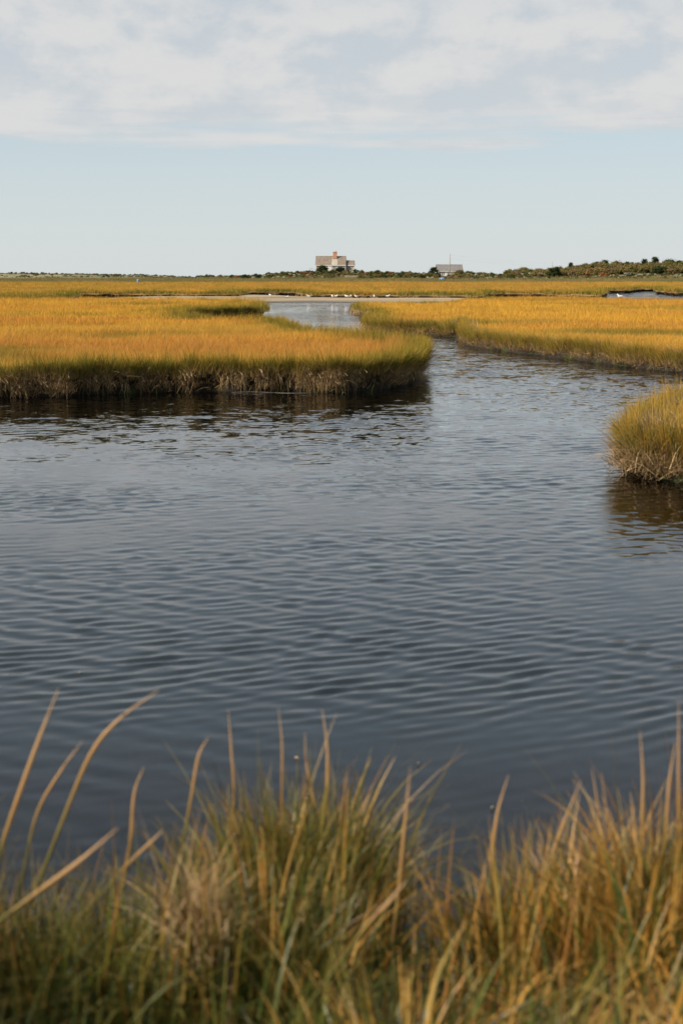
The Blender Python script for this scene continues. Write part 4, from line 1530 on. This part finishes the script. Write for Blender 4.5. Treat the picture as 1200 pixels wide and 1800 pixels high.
FOL = {
    'dark': foliage_mat('dark_evergreen_leaves', (0.020, 0.028, 0.012), (0.050, 0.062, 0.022)),
    'green': foliage_mat('dull_green_leaves', (0.045, 0.055, 0.018), (0.100, 0.110, 0.036)),
    'olive': foliage_mat('olive_brown_leaves', (0.085, 0.076, 0.026), (0.21, 0.165, 0.06)),
    'brown': foliage_mat('brown_autumn_leaves', (0.12, 0.078, 0.04), (0.26, 0.175, 0.095)),
    'russet': foliage_mat('russet_leaves', (0.15, 0.062, 0.026), (0.33, 0.135, 0.05)),
    'red': foliage_mat('red_leaves', (0.24, 0.035, 0.025), (0.42, 0.075, 0.050)),
    'pale': foliage_mat('cream_seed_heads_on_grey_green_leaves', (0.075, 0.080, 0.038), (0.150, 0.150, 0.075), (0.46, 0.42, 0.29), 0.45),
}
M['bark'] = principled('grey_bark', (0.12, 0.10, 0.08), 0.95, 0.3, 3.0)
M['bare'] = principled('bleached_bare_branches', (0.40, 0.36, 0.30), 0.95, 0.2, 3.0)


def crown_mesh(kind, w, h, dep, seed, n_leaf=None, z0=0.15, leaf=0.25):
    """leaf sized faces gathered in clumps through the crown's volume; w, h, dep in metres"""
    r_ = np.random.default_rng(seed)
    area = w * h
    nc = int(np.clip(area * 3.6, 14, 90))
    if kind == 'dome':
        a = r_.uniform(0, 2 * np.pi, nc)
        cz_ = r_.uniform(0.0, 1.0, nc) ** 0.65
        rad = np.sqrt(np.clip(1 - cz_ ** 2, 0, 1)) * r_.uniform(0.55, 1.0, nc)
        C = np.c_[rad * np.cos(a) * w / 2, rad * np.sin(a) * dep / 2, z0 + cz_ * (h - z0) * r_.uniform(0.84, 0.93, nc)]
        cs = min(w, h) * 0.14
    elif kind == 'pine':
        lv = r_.integers(0, 5, nc)
        zz_ = (0.34 + 0.15 * lv + r_.normal(0, 0.03, nc))
        rad = (1.05 - 0.17 * lv) * r_.uniform(0.2, 1.0, nc)
        a = r_.uniform(0, 2 * np.pi, nc)
        C = np.c_[rad * np.cos(a) * w / 2, rad * np.sin(a) * dep / 2, zz_ * h]
        cs = min(w, h) * 0.13
    else:                                       # a ragged upright crown
        a = r_.uniform(0, 2 * np.pi, nc)
        cz_ = r_.uniform(0.12, 1.0, nc)
        rad = np.sqrt(np.clip(1 - (cz_ - 0.45) ** 2 / 0.36, 0.05, 1)) * r_.uniform(0.2, 1.0, nc)
        C = np.c_[rad * np.cos(a) * w / 2, rad * np.sin(a) * dep / 2, cz_ * h * 0.95]
        cs = min(w, h) * 0.13
    n = n_leaf or int(np.clip(area * 170, 500, 5000))
    ci = r_.integers(0, nc, n)
    off = np.clip(r_.normal(0, 1, (n, 3)), -1.5, 1.5) * np.array([1.15, 1.15, 0.75]) * cs
    pos = C[ci] + off
    pos[:, 2] = np.clip(pos[:, 2], 0.02, None)
    nrm = off + r_.normal(0, 0.6, (n, 3)) * cs + np.array([0, 0, 0.5 * cs])
    nrm /= np.linalg.norm(nrm, axis=1)[:, None] + 1e-9
    t1_ = np.cross(nrm, r_.normal(0, 1, (n, 3)))
    t1_ /= np.linalg.norm(t1_, axis=1)[:, None] + 1e-9
    t2_ = np.cross(nrm, t1_)
    sz = leaf * r_.uniform(0.45, 1.0, n)[:, None] * 0.5
    V = np.stack([pos - t1_ * sz, pos - t2_ * sz * 0.8, pos + t1_ * sz, pos + t2_ * sz * 0.8], 1).reshape(-1, 3)
    Q = np.arange(4 * n).reshape(n, 4)
    clump = r_.uniform(0, 1, nc)[ci]
    R = np.clip(0.55 * clump + 0.45 * r_.uniform(0, 1, n), 0, 1)
    Ht = np.clip(pos[:, 2] / h * 0.6 + r_.uniform(0, 0.5, n), 0, 1)
    R4, H4 = np.repeat(R, 4), np.repeat(Ht, 4)
    # twiggy heart of every clump, so that the crown is not see-through
    s6 = np.array([(1, 0, 0), (0, 1, 0), (-1, 0, 0), (0, -1, 0), (0, 0, 1), (0, 0, -1)], float)
    f8 = np.array([(0, 1, 4, 4), (1, 2, 4, 4), (2, 3, 4, 4), (3, 0, 4, 4), (1, 0, 5, 5), (2, 1, 5, 5), (3, 2, 5, 5), (0, 3, 5, 5)])
    core_v, core_f = [], []
    b0 = len(V)
    for c_ in C:
        q = c_ + s6 * cs * r_.uniform(0.9, 1.35, (6, 1)) * np.array([1.1, 1.1, 0.75])
        q[:, 2] = np.maximum(q[:, 2], 0.0)
        core_v.append(q)
        core_f += [[b0 + i for i in f] for f in f8[:, :3].tolist()]
        b0 += 6
    core_v = np.concatenate(core_v)
    me = bpy.data.meshes.new('crown')
    me.from_pydata(np.concatenate([V, core_v]).tolist(), [], Q.tolist() + core_f)
    nv = len(core_v)
    for an, arr in (('r', np.concatenate([R4, np.full(nv, 0.15)])), ('h', np.concatenate([H4, np.zeros(nv)]))):
        a_ = me.attributes.new(an, 'FLOAT', 'POINT')
        a_.data.foreach_set('value', arr.astype(np.float32))
    me.update()
    return me, C


def shrub(px, d, wpx, ytop, ybase, kind, col, name, label, cat, group=None, bare=False, dep=None):
    s_ = d / FPX
    p0 = pd(px, d)
    zt = zrow(ytop, d)
    zb = min(up_z(p0.x, d) - 0.1, zrow(ybase, d))
    h = zt - zb
    w = wpx * s_
    e_ = empty(name, (p0.x, d, zb), random.uniform(-0.3, 0.3))
    sd = random.randrange(10 ** 6)
    r_ = random.Random(sd)
    tk = MB()
    if bare:
        for i in range(9):
            a = r_.uniform(0, 6.28)
            q = Vector((math.cos(a) * 0.12, math.sin(a) * 0.12, 0))
            pts = [q]
            for j in range(4):
                q = q + Vector((math.cos(a) * w * 0.12 + r_.uniform(-0.25, 0.25), math.sin(a) * 0.15, h / 4 * r_.uniform(0.8, 1.1)))
                pts.append(q)
            tk.tube(pts, [0.11, 0.09, 0.07, 0.045, 0.015], 5)
        tk.build('branches', M['bare'], e_)
        me, C = crown_mesh('tree', w * 0.9, h * 0.9, (dep or w) * 0.8, sd, int(w * h * 18))
        link('crown', me, FOL[col], e_)
    else:
        me, C = crown_mesh(kind, w, h, dep or w * 0.85, sd)
        if kind == 'pine' or kind == 'tree':
            tk.tube([(0, 0, 0), (r_.uniform(-.1, .1), 0, h * 0.4), (r_.uniform(-.15, .15), 0, h * 0.9)], [0.16, 0.11, 0.03], 7)
            for c_ in C[:8]:
                b0 = Vector((0, 0, max(0.2, c_[2] * 0.7)))
                tk.tube([b0, b0.lerp(Vector(c_), 0.5) + Vector((0, 0, 0.08)), Vector(c_)], [0.06, 0.045, 0.015], 5)
        else:
            for c_ in C[:7]:
                tk.tube([(c_[0] * 0.1, c_[1] * 0.1, 0), (c_[0] * 0.5, c_[1] * 0.5, c_[2] * 0.5), tuple(c_)], [0.06, 0.045, 0.015], 5)
        tk.build('trunk', M['bark'], e_)
        link('crown', me, FOL[col], e_)
    tag(e_, label, cat, group)


G1, G2 = 'bushes around the chimney house', 'trees and shrubs of the ridge at right'
SHRUBS = [
    (566.5, 461, 25, 466.4, 484, 'dome', 'dark', 'round_bush', 'large round dark bush hiding the left half of the chimney house', 'bush', G1),
    (598, 461, 23, 469.4, 484, 'dome', 'dark', 'round_bush', 'round dark bush before the right half of the chimney house', 'bush', G1),
    (583, 459, 17, 473.6, 485, 'dome', 'green', 'round_bush', 'low green bush below the white double door', 'bush', G1),
    (572, 450, 22, 475.5, 488, 'dome', 'green', 'round_bush', 'spreading green bush in front of the large round dark one', 'bush', G1),
    (606, 448, 22, 476.5, 488, 'dome', 'olive', 'round_bush', 'olive bush sloping down before the right end of the house', 'bush', G1),
    (533.5, 452, 18, 476.8, 486, 'dome', 'russet', 'low_bush', 'reddish brown bush just left of the grey posts', 'bush', G1),
    (571, 440, 13, 482, 490, 'dome', 'pale', 'seeding_bush', 'cream tufted bush at the foot of the house bushes', 'bush', G1),
    (585, 436, 12, 482.5, 490.5, 'dome', 'dark', 'low_bush', 'small near-black bush below the double door', 'bush', G1),
    (634, 450, 15, 476.3, 489, 'dome', 'olive', 'low_bush', 'rounded olive bush right of the house, left of a russet one', 'bush', G1),
    (645, 450, 15, 478, 489, 'dome', 'russet', 'low_bush', 'russet bush right of the house behind the board wall', 'bush', G1),
    (637, 430, 16, 484.5, 492, 'dome', 'dark', 'low_bush', 'low dark bush at the right end of the board wall', 'bush', G1),
    (671, 452, 20, 480.3, 490, 'dome', 'dark', 'low_bush', 'wide dark bush midway between house and cottage', 'bush', G1),
    (694, 455, 20, 479.3, 490, 'dome', 'brown', 'low_bush', 'brown topped bush right of the wide dark one', 'bush', G1),
    (761, 458, 17, 470.3, 490, 'tree', 'dark', 'small_tree', 'ragged dark tree touching the left end of the low cottage', 'tree', None),
    (754, 452, 14, 478, 491, 'dome', 'green', 'low_bush', 'dark green bush at the foot of the ragged tree', 'bush', None),
    (742, 455, 18, 480.5, 490, 'dome', 'russet', 'low_bush', 'reddish bush left of the ragged tree', 'bush', None),
    (806, 462, 26, 474.4, 488, 'dome', 'olive', 'round_bush', 'olive bush covering the right end of the low cottage', 'bush', None),
    (824, 458, 24, 476.5, 489, 'dome', 'green', 'round_bush', 'green bush right of the one covering the cottage', 'bush', None),
    (920, 470, 36, 470.2, 492, 'dome', 'olive', 'round_bush', 'broad olive mound of scrub at the left start of the ridge', 'bush', G2),
    (946, 472, 36, 471.6, 492, 'dome', 'brown', 'round_bush', 'broad brown mound of scrub left of the dark round shrub', 'bush', G2),
    (973.5, 440, 24, 468.6, 495, 'tree', 'dark', 'dark_shrub', 'tall dark round shrub below the distant pole', 'shrub', G2),
    (1002, 478, 12, 462.3, 482, 'pine', 'dark', 'pine_tree', 'smallest dark pine, leftmost on the ridge', 'tree', G2),
    (1020, 474, 26, 467.5, 490, 'dome', 'olive', 'round_bush', 'olive shrub between the smallest pine and the red brown one', 'shrub', G2),
    (1038, 466, 26, 468.8, 488, 'dome', 'russet', 'russet_shrub', 'red brown shrub below the left pair of pines', 'shrub', G2),
    (1046, 486, 20, 462.0, 482, 'pine', 'dark', 'pine_tree', 'dark pine behind the red brown shrub, left of a pair', 'tree', G2),
    (1060, 486, 22, 459.3, 482, 'pine', 'dark', 'pine_tree', 'dark pine behind the red brown shrub, right of a pair', 'tree', G2),
    (1082, 462, 48, 458.2, 492, 'dome', 'olive', 'large_shrub', 'largest olive dome of the ridge, right of the paired pines', 'shrub', G2),
    (1059, 430, 27, 478.8, 494, 'dome', 'russet', 'russet_shrub', 'low russet shrub at the front of the ridge', 'shrub', G2),
    (1052, 452, 12, 471.5, 486, 'tree', 'red', 'red_shrub', 'small bright red shrub at the left foot of the largest dome', 'shrub', G2),
    (1100.5, 428, 15, 477.5, 495, 'tree', 'pale', 'bare_tree', 'bleached bare branched tree at the front of the ridge', 'tree', G2, True),
    (1114, 466, 44, 463.8, 492, 'dome', 'brown', 'large_shrub', 'broad brown shrub right of the largest olive dome', 'shrub', G2),
    (1130.5, 492, 16, 456.6, 480, 'pine', 'dark', 'pine_tree', 'spreading dark pine left of the highest tree', 'tree', G2),
    (1149, 492, 18, 453.2, 480, 'pine', 'dark', 'pine_tree', 'open dark pine, highest tree of the ridge', 'tree', G2),
    (1175, 484, 36, 455.6, 480, 'dome', 'dark', 'pine_tree', 'broad dense dark pine at the right end of the ridge', 'tree', G2),
    (1154, 436, 24, 470.8, 496, 'tree', 'dark', 'dark_shrub', 'tall dark shrub left of the bright red one', 'shrub', G2),
    (1135, 448, 22, 474, 493, 'dome', 'olive', 'round_bush', 'olive bush between the bare tree and the tall dark shrub', 'bush', G2),
    (1174, 446, 20, 475.0, 490, 'dome', 'red', 'red_shrub', 'brightest red shrub at the right of the ridge', 'shrub', G2),
    (1193, 456, 24, 472.5, 490, 'dome', 'russet', 'russet_shrub', 'orange shrub at the right edge beside the bright red one', 'shrub', G2),
    (1208, 476, 30, 464, 488, 'dome', 'brown', 'large_shrub', 'brown shrub cut by the right edge of the picture', 'shrub', G2),
    (1186, 432, 18, 484.5, 496, 'dome', 'green', 'low_bush', 'low green bush under the bright red shrub', 'bush', G2),
    (1084, 432, 18, 482.5, 495, 'dome', 'green', 'low_bush', 'low green bush between the russet shrub and the bare tree', 'bush', G2),
    (995, 446, 24, 476, 493, 'dome', 'brown', 'low_bush', 'brown bush right of the tall dark round shrub', 'bush', G2),
    (1014, 444, 24, 476.5, 493, 'dome', 'olive', 'low_bush', 'wide olive bush before the reddish shrubs', 'bush', G2),
]
for a_ in SHRUBS:
    shrub(*a_)
# pale seeding bushes
PALES = [(1029, 425, 10, 483.5, 'cream seeding bush right of the tall dark round shrub, left of a pair'), (1043, 424, 11, 484, 'cream seeding bush just left of the low russet shrub'),
         (1117, 424, 10, 487.5, 'cream seeding bush just right of the bare branched tree'), (1141, 422, 11, 487, 'cream seeding bush at the left foot of the tall dark shrub'),
         (1162, 424, 10, 488, 'cream seeding bush at the right foot of the tall dark shrub'), (1184, 421, 12, 488.5, 'cream seeding bush straight below the brightest red shrub'),
         (1198, 422, 11, 488, 'cream seeding bush farthest right, at the edge of the picture')]
for px, d, w, yt, lab in PALES:
    shrub(px, d, w, yt, 496, 'dome', 'pale', 'seeding_bush', lab, 'bush', 'cream seeding bushes')

# rough pale grass on the strip between marsh and scrub
n = 26000
gx, gy = RNG.uniform(-150, 150, n), RNG.uniform(362, 425, n)
k = np.abs(gx) < 0.30 * gy + 3
gx, gy = gx[k], gy[k]
n = len(gx)
M['upgrass'] = None
m, nt = new_mat('upland_grass_blades')
h = attr(nt, 'h')
r = attr(nt, 'r')
t_ = attr(nt, 'tint', 'INSTANCER')
leafy(nt, mixc(nt, t_, ramp(nt, r, [(0.0, (0.14, 0.13, 0.05)), (1.0, (0.26, 0.22, 0.10))]), ramp(nt, r, [(0.0, (0.26, 0.16, 0.05)), (1.0, (0.42, 0.27, 0.09))])), 0.3)
proto_collection('upland_tuft', [tuft(30, 0.6, 0.5, 0.04, 0.25, 0.25) for _ in range(4)], m)
sg = RNG.uniform(0.7, 1.25, n)
instancer('upland_grass', np.c_[gx, gy, upland_z(gx, gy)], np.c_[np.zeros(n), np.zeros(n), RNG.uniform(0, 6.28, n)], np.c_[sg, sg, sg * np.clip(1 + 0.25 * f_tint2(gx * 0.3, gy * 0.3), 0.5, 1.6)],
          RNG.integers(0, 4, n), {'tint': np.clip(sstep(392, 366, gy) + 0.25 * f_tint(gx, gy), 0, 1)}, PROTO['upland_tuft'], 'pale dry grass on the strip between marsh and scrub', 'grass')

# the low scrub between and behind them, one mass
protos = []
for i, (kind, col, w, h) in enumerate((('dome', 'green', 2.6, 1.5), ('dome', 'olive', 2.8, 1.6), ('dome', 'dark', 2.4, 1.5), ('dome', 'brown', 2.6, 1.4), ('dome', 'pale', 1.9, 1.2), ('dome', 'pale', 1.6, 1.0), ('dome', 'russet', 2.2, 1.2), ('dome', 'green', 1.8, 0.9))):
    me, _ = crown_mesh(kind, w, h, w, 900 + i, 420, 0.1, 0.34)
    me.materials.append(FOL[col])
    protos.append(me)
c_sc = bpy.data.collections.new('scrub')
for i, me in enumerate(protos):
    c_sc.objects.link(bpy.data.objects.new('scrub_%02d' % i, me))
f_sc = field(95, 14)


def scrub_points(px0, px1, d0, d1, n, weights, s0, s1, thr):
    px, d = RNG.uniform(px0, px1, n), RNG.uniform(d0, d1, n)
    x = (px - 600) / FPX * d
    px = np.where((px > 601) & (px < 631) & (d < 430), 1e4, px)      # and of the board wall
    px = np.where((px > 767) & (px < 793) & (d > 415), 1e4, px)      # keep the view of the cottage wall open
    k = (px < 5000) & (f_sc(x, d) + RNG.normal(0, 0.6, n) > thr)
    x, d = x[k], d[k]
    z = upland_z(x, d) - 0.1
    s = RNG.uniform(s0, s1, len(x))
    w = np.array(weights, float)
    return np.c_[x, d, z], s, RNG.choice(8, len(x), p=w / w.sum())


SC = [scrub_points(350, 530, 412, 470, 520, (4, 2, 4, 1, 2.5, 2, 0.4, 3), 0.5, 0.9, -1.1),
      scrub_points(500, 660, 408, 470, 520, (4, 3, 3, 2, 2.0, 1.6, 0.6, 3), 0.45, 0.85, -1.2),
      scrub_points(650, 780, 412, 470, 480, (3, 3, 4, 2, 1.0, 1, 1, 3), 0.55, 0.9, -1.4),
      scrub_points(770, 900, 405, 470, 700, (4, 4, 3, 3, 4, 4, 0.8, 3), 0.6, 1.0, -1.6),
      scrub_points(890, 1260, 404, 438, 700, (4, 4, 1.5, 2, 4, 4, 0.6, 4), 0.35, 0.7, -1.2),
      scrub_points(890, 1260, 440, 500, 2100, (3, 6, 0.8, 5, 0.6, 0.6, 1.6, 2), 0.85, 1.6, -2.2),
      scrub_points(-260, 420, 535, 640, 2600, (3, 4, 3, 3, 0.3, 0.2, 0.4, 4), 0.22, 0.5, -0.4),
      scrub_points(250, 420, 415, 480, 120, (3, 3, 4, 2, 1, 1, 0.4, 4), 0.35, 0.6, 0.1)]
pts = np.concatenate([a_[0] for a_ in SC])
s_ = np.concatenate([a_[1] for a_ in SC])
ix = np.concatenate([a_[2] for a_ in SC])
n = len(pts)
instancer('coastal_scrub', pts, np.c_[np.zeros(n), np.zeros(n), RNG.uniform(0, 6.28, n)], np.c_[s_, s_, s_ * RNG.uniform(0.8, 1.2, n)], ix, {}, c_sc, 'low mixed coastal scrub along the upland behind the marsh', 'scrub')

# ------------------------------------------------------------------ gulls on the sand bar
M['gull_white'] = principled('white_plumage', (0.78, 0.77, 0.75), 0.8, 0.05, 8.0)
M['gull_grey'] = principled('grey_wing_plumage', (0.42, 0.43, 0.45), 0.8, 0.1, 8.0)
M['gull_brown'] = principled('mottled_brown_plumage', (0.12, 0.09, 0.07), 0.85, 0.35, 14.0)
M['gull_bill'] = principled('yellow_bill', (0.55, 0.35, 0.05), 0.5, 0.05, 4.0)
M['gull_leg'] = principled('pinkish_leg', (0.40, 0.26, 0.20), 0.7, 0.1, 4.0)


def gull_meshes():
    # rings along the spine: (x forward, z, half height, half width)
    R_ = [(-0.27, 0.215, 0.008, 0.03), (-0.20, 0.215, 0.022, 0.045), (-0.12, 0.205, 0.055, 0.062), (-0.02, 0.195, 0.078, 0.080), (0.07, 0.205, 0.076, 0.076), (0.125, 0.235, 0.058, 0.056),
          (0.150, 0.280, 0.042, 0.042), (0.165, 0.320, 0.040, 0.040), (0.195, 0.338, 0.034, 0.034), (0.222, 0.336, 0.016, 0.016)]
    V, F_c, n = [], [], 10
    for i, (x, z, a, b_) in enumerate(R_):
        for k_ in range(n):
            t = 2 * math.pi * k_ / n
            tilt = 0.55 if 4 < i < 8 else 0.0
            V.append((x - math.sin(t) * a * tilt, math.cos(t) * b_, z + math.sin(t) * a))
        if i:
            for k_ in range(n):
                k2 = (k_ + 1) % n
                F_c.append(((i - 1) * n + k_, (i - 1) * n + k2, i * n + k2, i * n + k_))
    F_c += [tuple(range(n))[::-1], tuple(range(len(V) - n, len(V)))]
    body = mesh_py('body', V, F_c, True)
    wings = []
    for sg in (-1, 1):
        W_ = [(0.10, 0.062, 0.245), (0.0, 0.086, 0.235), (-0.14, 0.072, 0.235), (-0.33, 0.022, 0.235), (-0.14, 0.066, 0.185), (0.0, 0.090, 0.180), (0.09, 0.078, 0.200)]
        vv = [(x, sg * y, z) for x, y, z in W_] + [(x, sg * (y + 0.012), z) for x, y, z in W_]
        m_ = len(W_)
        ff = [tuple(range(m_)), tuple(range(m_, 2 * m_))[::-1]] + [(i, (i + 1) % m_, m_ + (i + 1) % m_, m_ + i) for i in range(m_)]
        wings.append(mesh_py('wing', vv, ff))
    bill = MB().tube([(0.215, 0, 0.337), (0.245, 0, 0.333), (0.268, 0, 0.322)], [0.012, 0.009, 0.003], 6)
    bill = mesh_py('bill', bill.v, bill.f)
    legs = []
    for sg in (-1, 1):
        lg = MB().tube([(0.01, sg * 0.035, 0.14), (-0.005, sg * 0.035, 0.07), (0.0, sg * 0.035, 0.005)], [0.010, 0.007, 0.007], 6)
        lg.poly([(-0.01, sg * 0.035, 0.008), (0.05, sg * 0.035 - 0.025, 0.004), (0.055, sg * 0.035, 0.004), (0.05, sg * 0.035 + 0.025, 0.004)], [(0, 1, 2), (0, 2, 3)])
        legs.append(mesh_py('leg', lg.v, lg.f))
    return body, wings, bill, legs


GB, GW, GBILL, GLEG = gull_meshes()
GBB = GB.copy()
GWB = [w_.copy() for w_ in GW]
GB.materials.append(M['gull_white']); GBB.materials.append(M['gull_brown']); GBILL.materials.append(M['gull_bill'])
for a, b_ in zip(GW, GWB):
    a.materials.append(M['gull_grey']); b_.materials.append(M['gull_brown'])
for a in GLEG:
    a.materials.append(M['gull_leg'])


def gull(px, d, face, label, brown=False, scale=1.0, floating=False):
    p0 = pd(px, d)
    z = -0.12 if floating else float(sand_z(np.array([[p0.x]]), np.array([[d]]))[0, 0])
    e_ = empty('gull', (p0.x, d, z), face)
    e_.scale = (scale, scale, scale)
    link('body', GBB if brown else GB, None, e_)
    for w_ in (GWB if brown else GW):
        link('wing', w_, None, e_)
    link('bill', GBILL, None, e_)
    if not floating:
        for l_ in GLEG:
            link('leg', l_, None, e_)
    tag(e_, label, 'gull', 'gulls around the sand bar')


for px, d, fc_, lab, br_ in (
        (475, 156, 2.2, 'white gull standing alone at the far left of the sand bar', False),
        (504, 153, 0.4, 'white gull second from the left on the sand bar', False),
        (543, 148, 3.3, 'pale gull third from the left on the sand bar', False),
        (569, 147, 0.2, 'dark brown gull among the white ones on the sand bar', True),
        (584, 148, 1.9, 'white gull just right of the dark brown gull, left of a touching pair', False),
        (590, 147, 0.3, 'white gull of the touching pair nearest the dark brown one, right one', False),
        (609, 147, 2.9, 'white gull in the middle group, left of the second pair', False),
        (614.5, 149, 0.5, 'white gull in the middle group, right of the second pair', False),
        (626, 145, 3.4, 'white gull third from the right on the sand bar', False),
        (657.5, 149, 1.7, 'white gull standing upright second from the right on the sand bar', False),
        (681, 145, 0.1, 'white gull farthest right on the sand bar', False)):
    gull(px, d, fc_, lab, br_)
gull(1089, 158, 3.0, 'white gull floating on the far pool at right', False, 1.6, True)

# ------------------------------------------------------------------ small things
q0, q1 = at(408, 690), at(552, 691)
dv = q1 - q0
dpts = [Vector((0, 0, 0)) + dv * t + Vector((0, -0.02 + 0.04 * math.sin(t * 5), 0.006 + 0.008 * math.sin(t * 7))) for t in [i / 9 for i in range(10)]]
mb = MB().tube(dpts, [0.004, 0.006, 0.007, 0.007, 0.007, 0.006, 0.006, 0.005, 0.004, 0.003], 6)
o = mb.build('driftwood_branch', M['bark'], None, True, q0)
tag(o, 'thin brown branch lying in the water along the foot of the left bank', 'driftwood')
# flecks of drifting leaf and foam on the near water
FL = [(140, 1181), (521, 1331), (735, 1341), (865, 1418)]
V, Fc = [], []
for i, (px, py) in enumerate(FL):
    p0 = at(px, py, 0.012)
    a, ln = random.uniform(0, 3.14), random.uniform(0.006, 0.012)
    ca, sa = math.cos(a) * ln, math.sin(a) * ln
    b0 = len(V)
    V += [(p0.x - ca, p0.y - sa, p0.z), (p0.x + sa * 0.4, p0.y - ca * 0.4, p0.z + 0.004), (p0.x + ca, p0.y + sa, p0.z), (p0.x - sa * 0.4, p0.y + ca * 0.4, p0.z + 0.004)]
    V += [(x, y, z - 0.006) for x, y, z in V[b0:b0 + 4]]
    Fc += [(b0, b0 + 1, b0 + 2, b0 + 3), (b0 + 7, b0 + 6, b0 + 5, b0 + 4)] + [(b0 + k_, b0 + 4 + k_, b0 + 4 + (k_ + 1) % 4, b0 + (k_ + 1) % 4) for k_ in range(4)]
o = link('floating_flecks', mesh_py('floating_flecks', V, Fc), principled('dry_leaf_fleck', (0.30, 0.23, 0.15), 0.7, 0.2, 5.0))
tag(o, 'small pale flecks of leaf drifting on the near water', 'debris', kind='stuff')
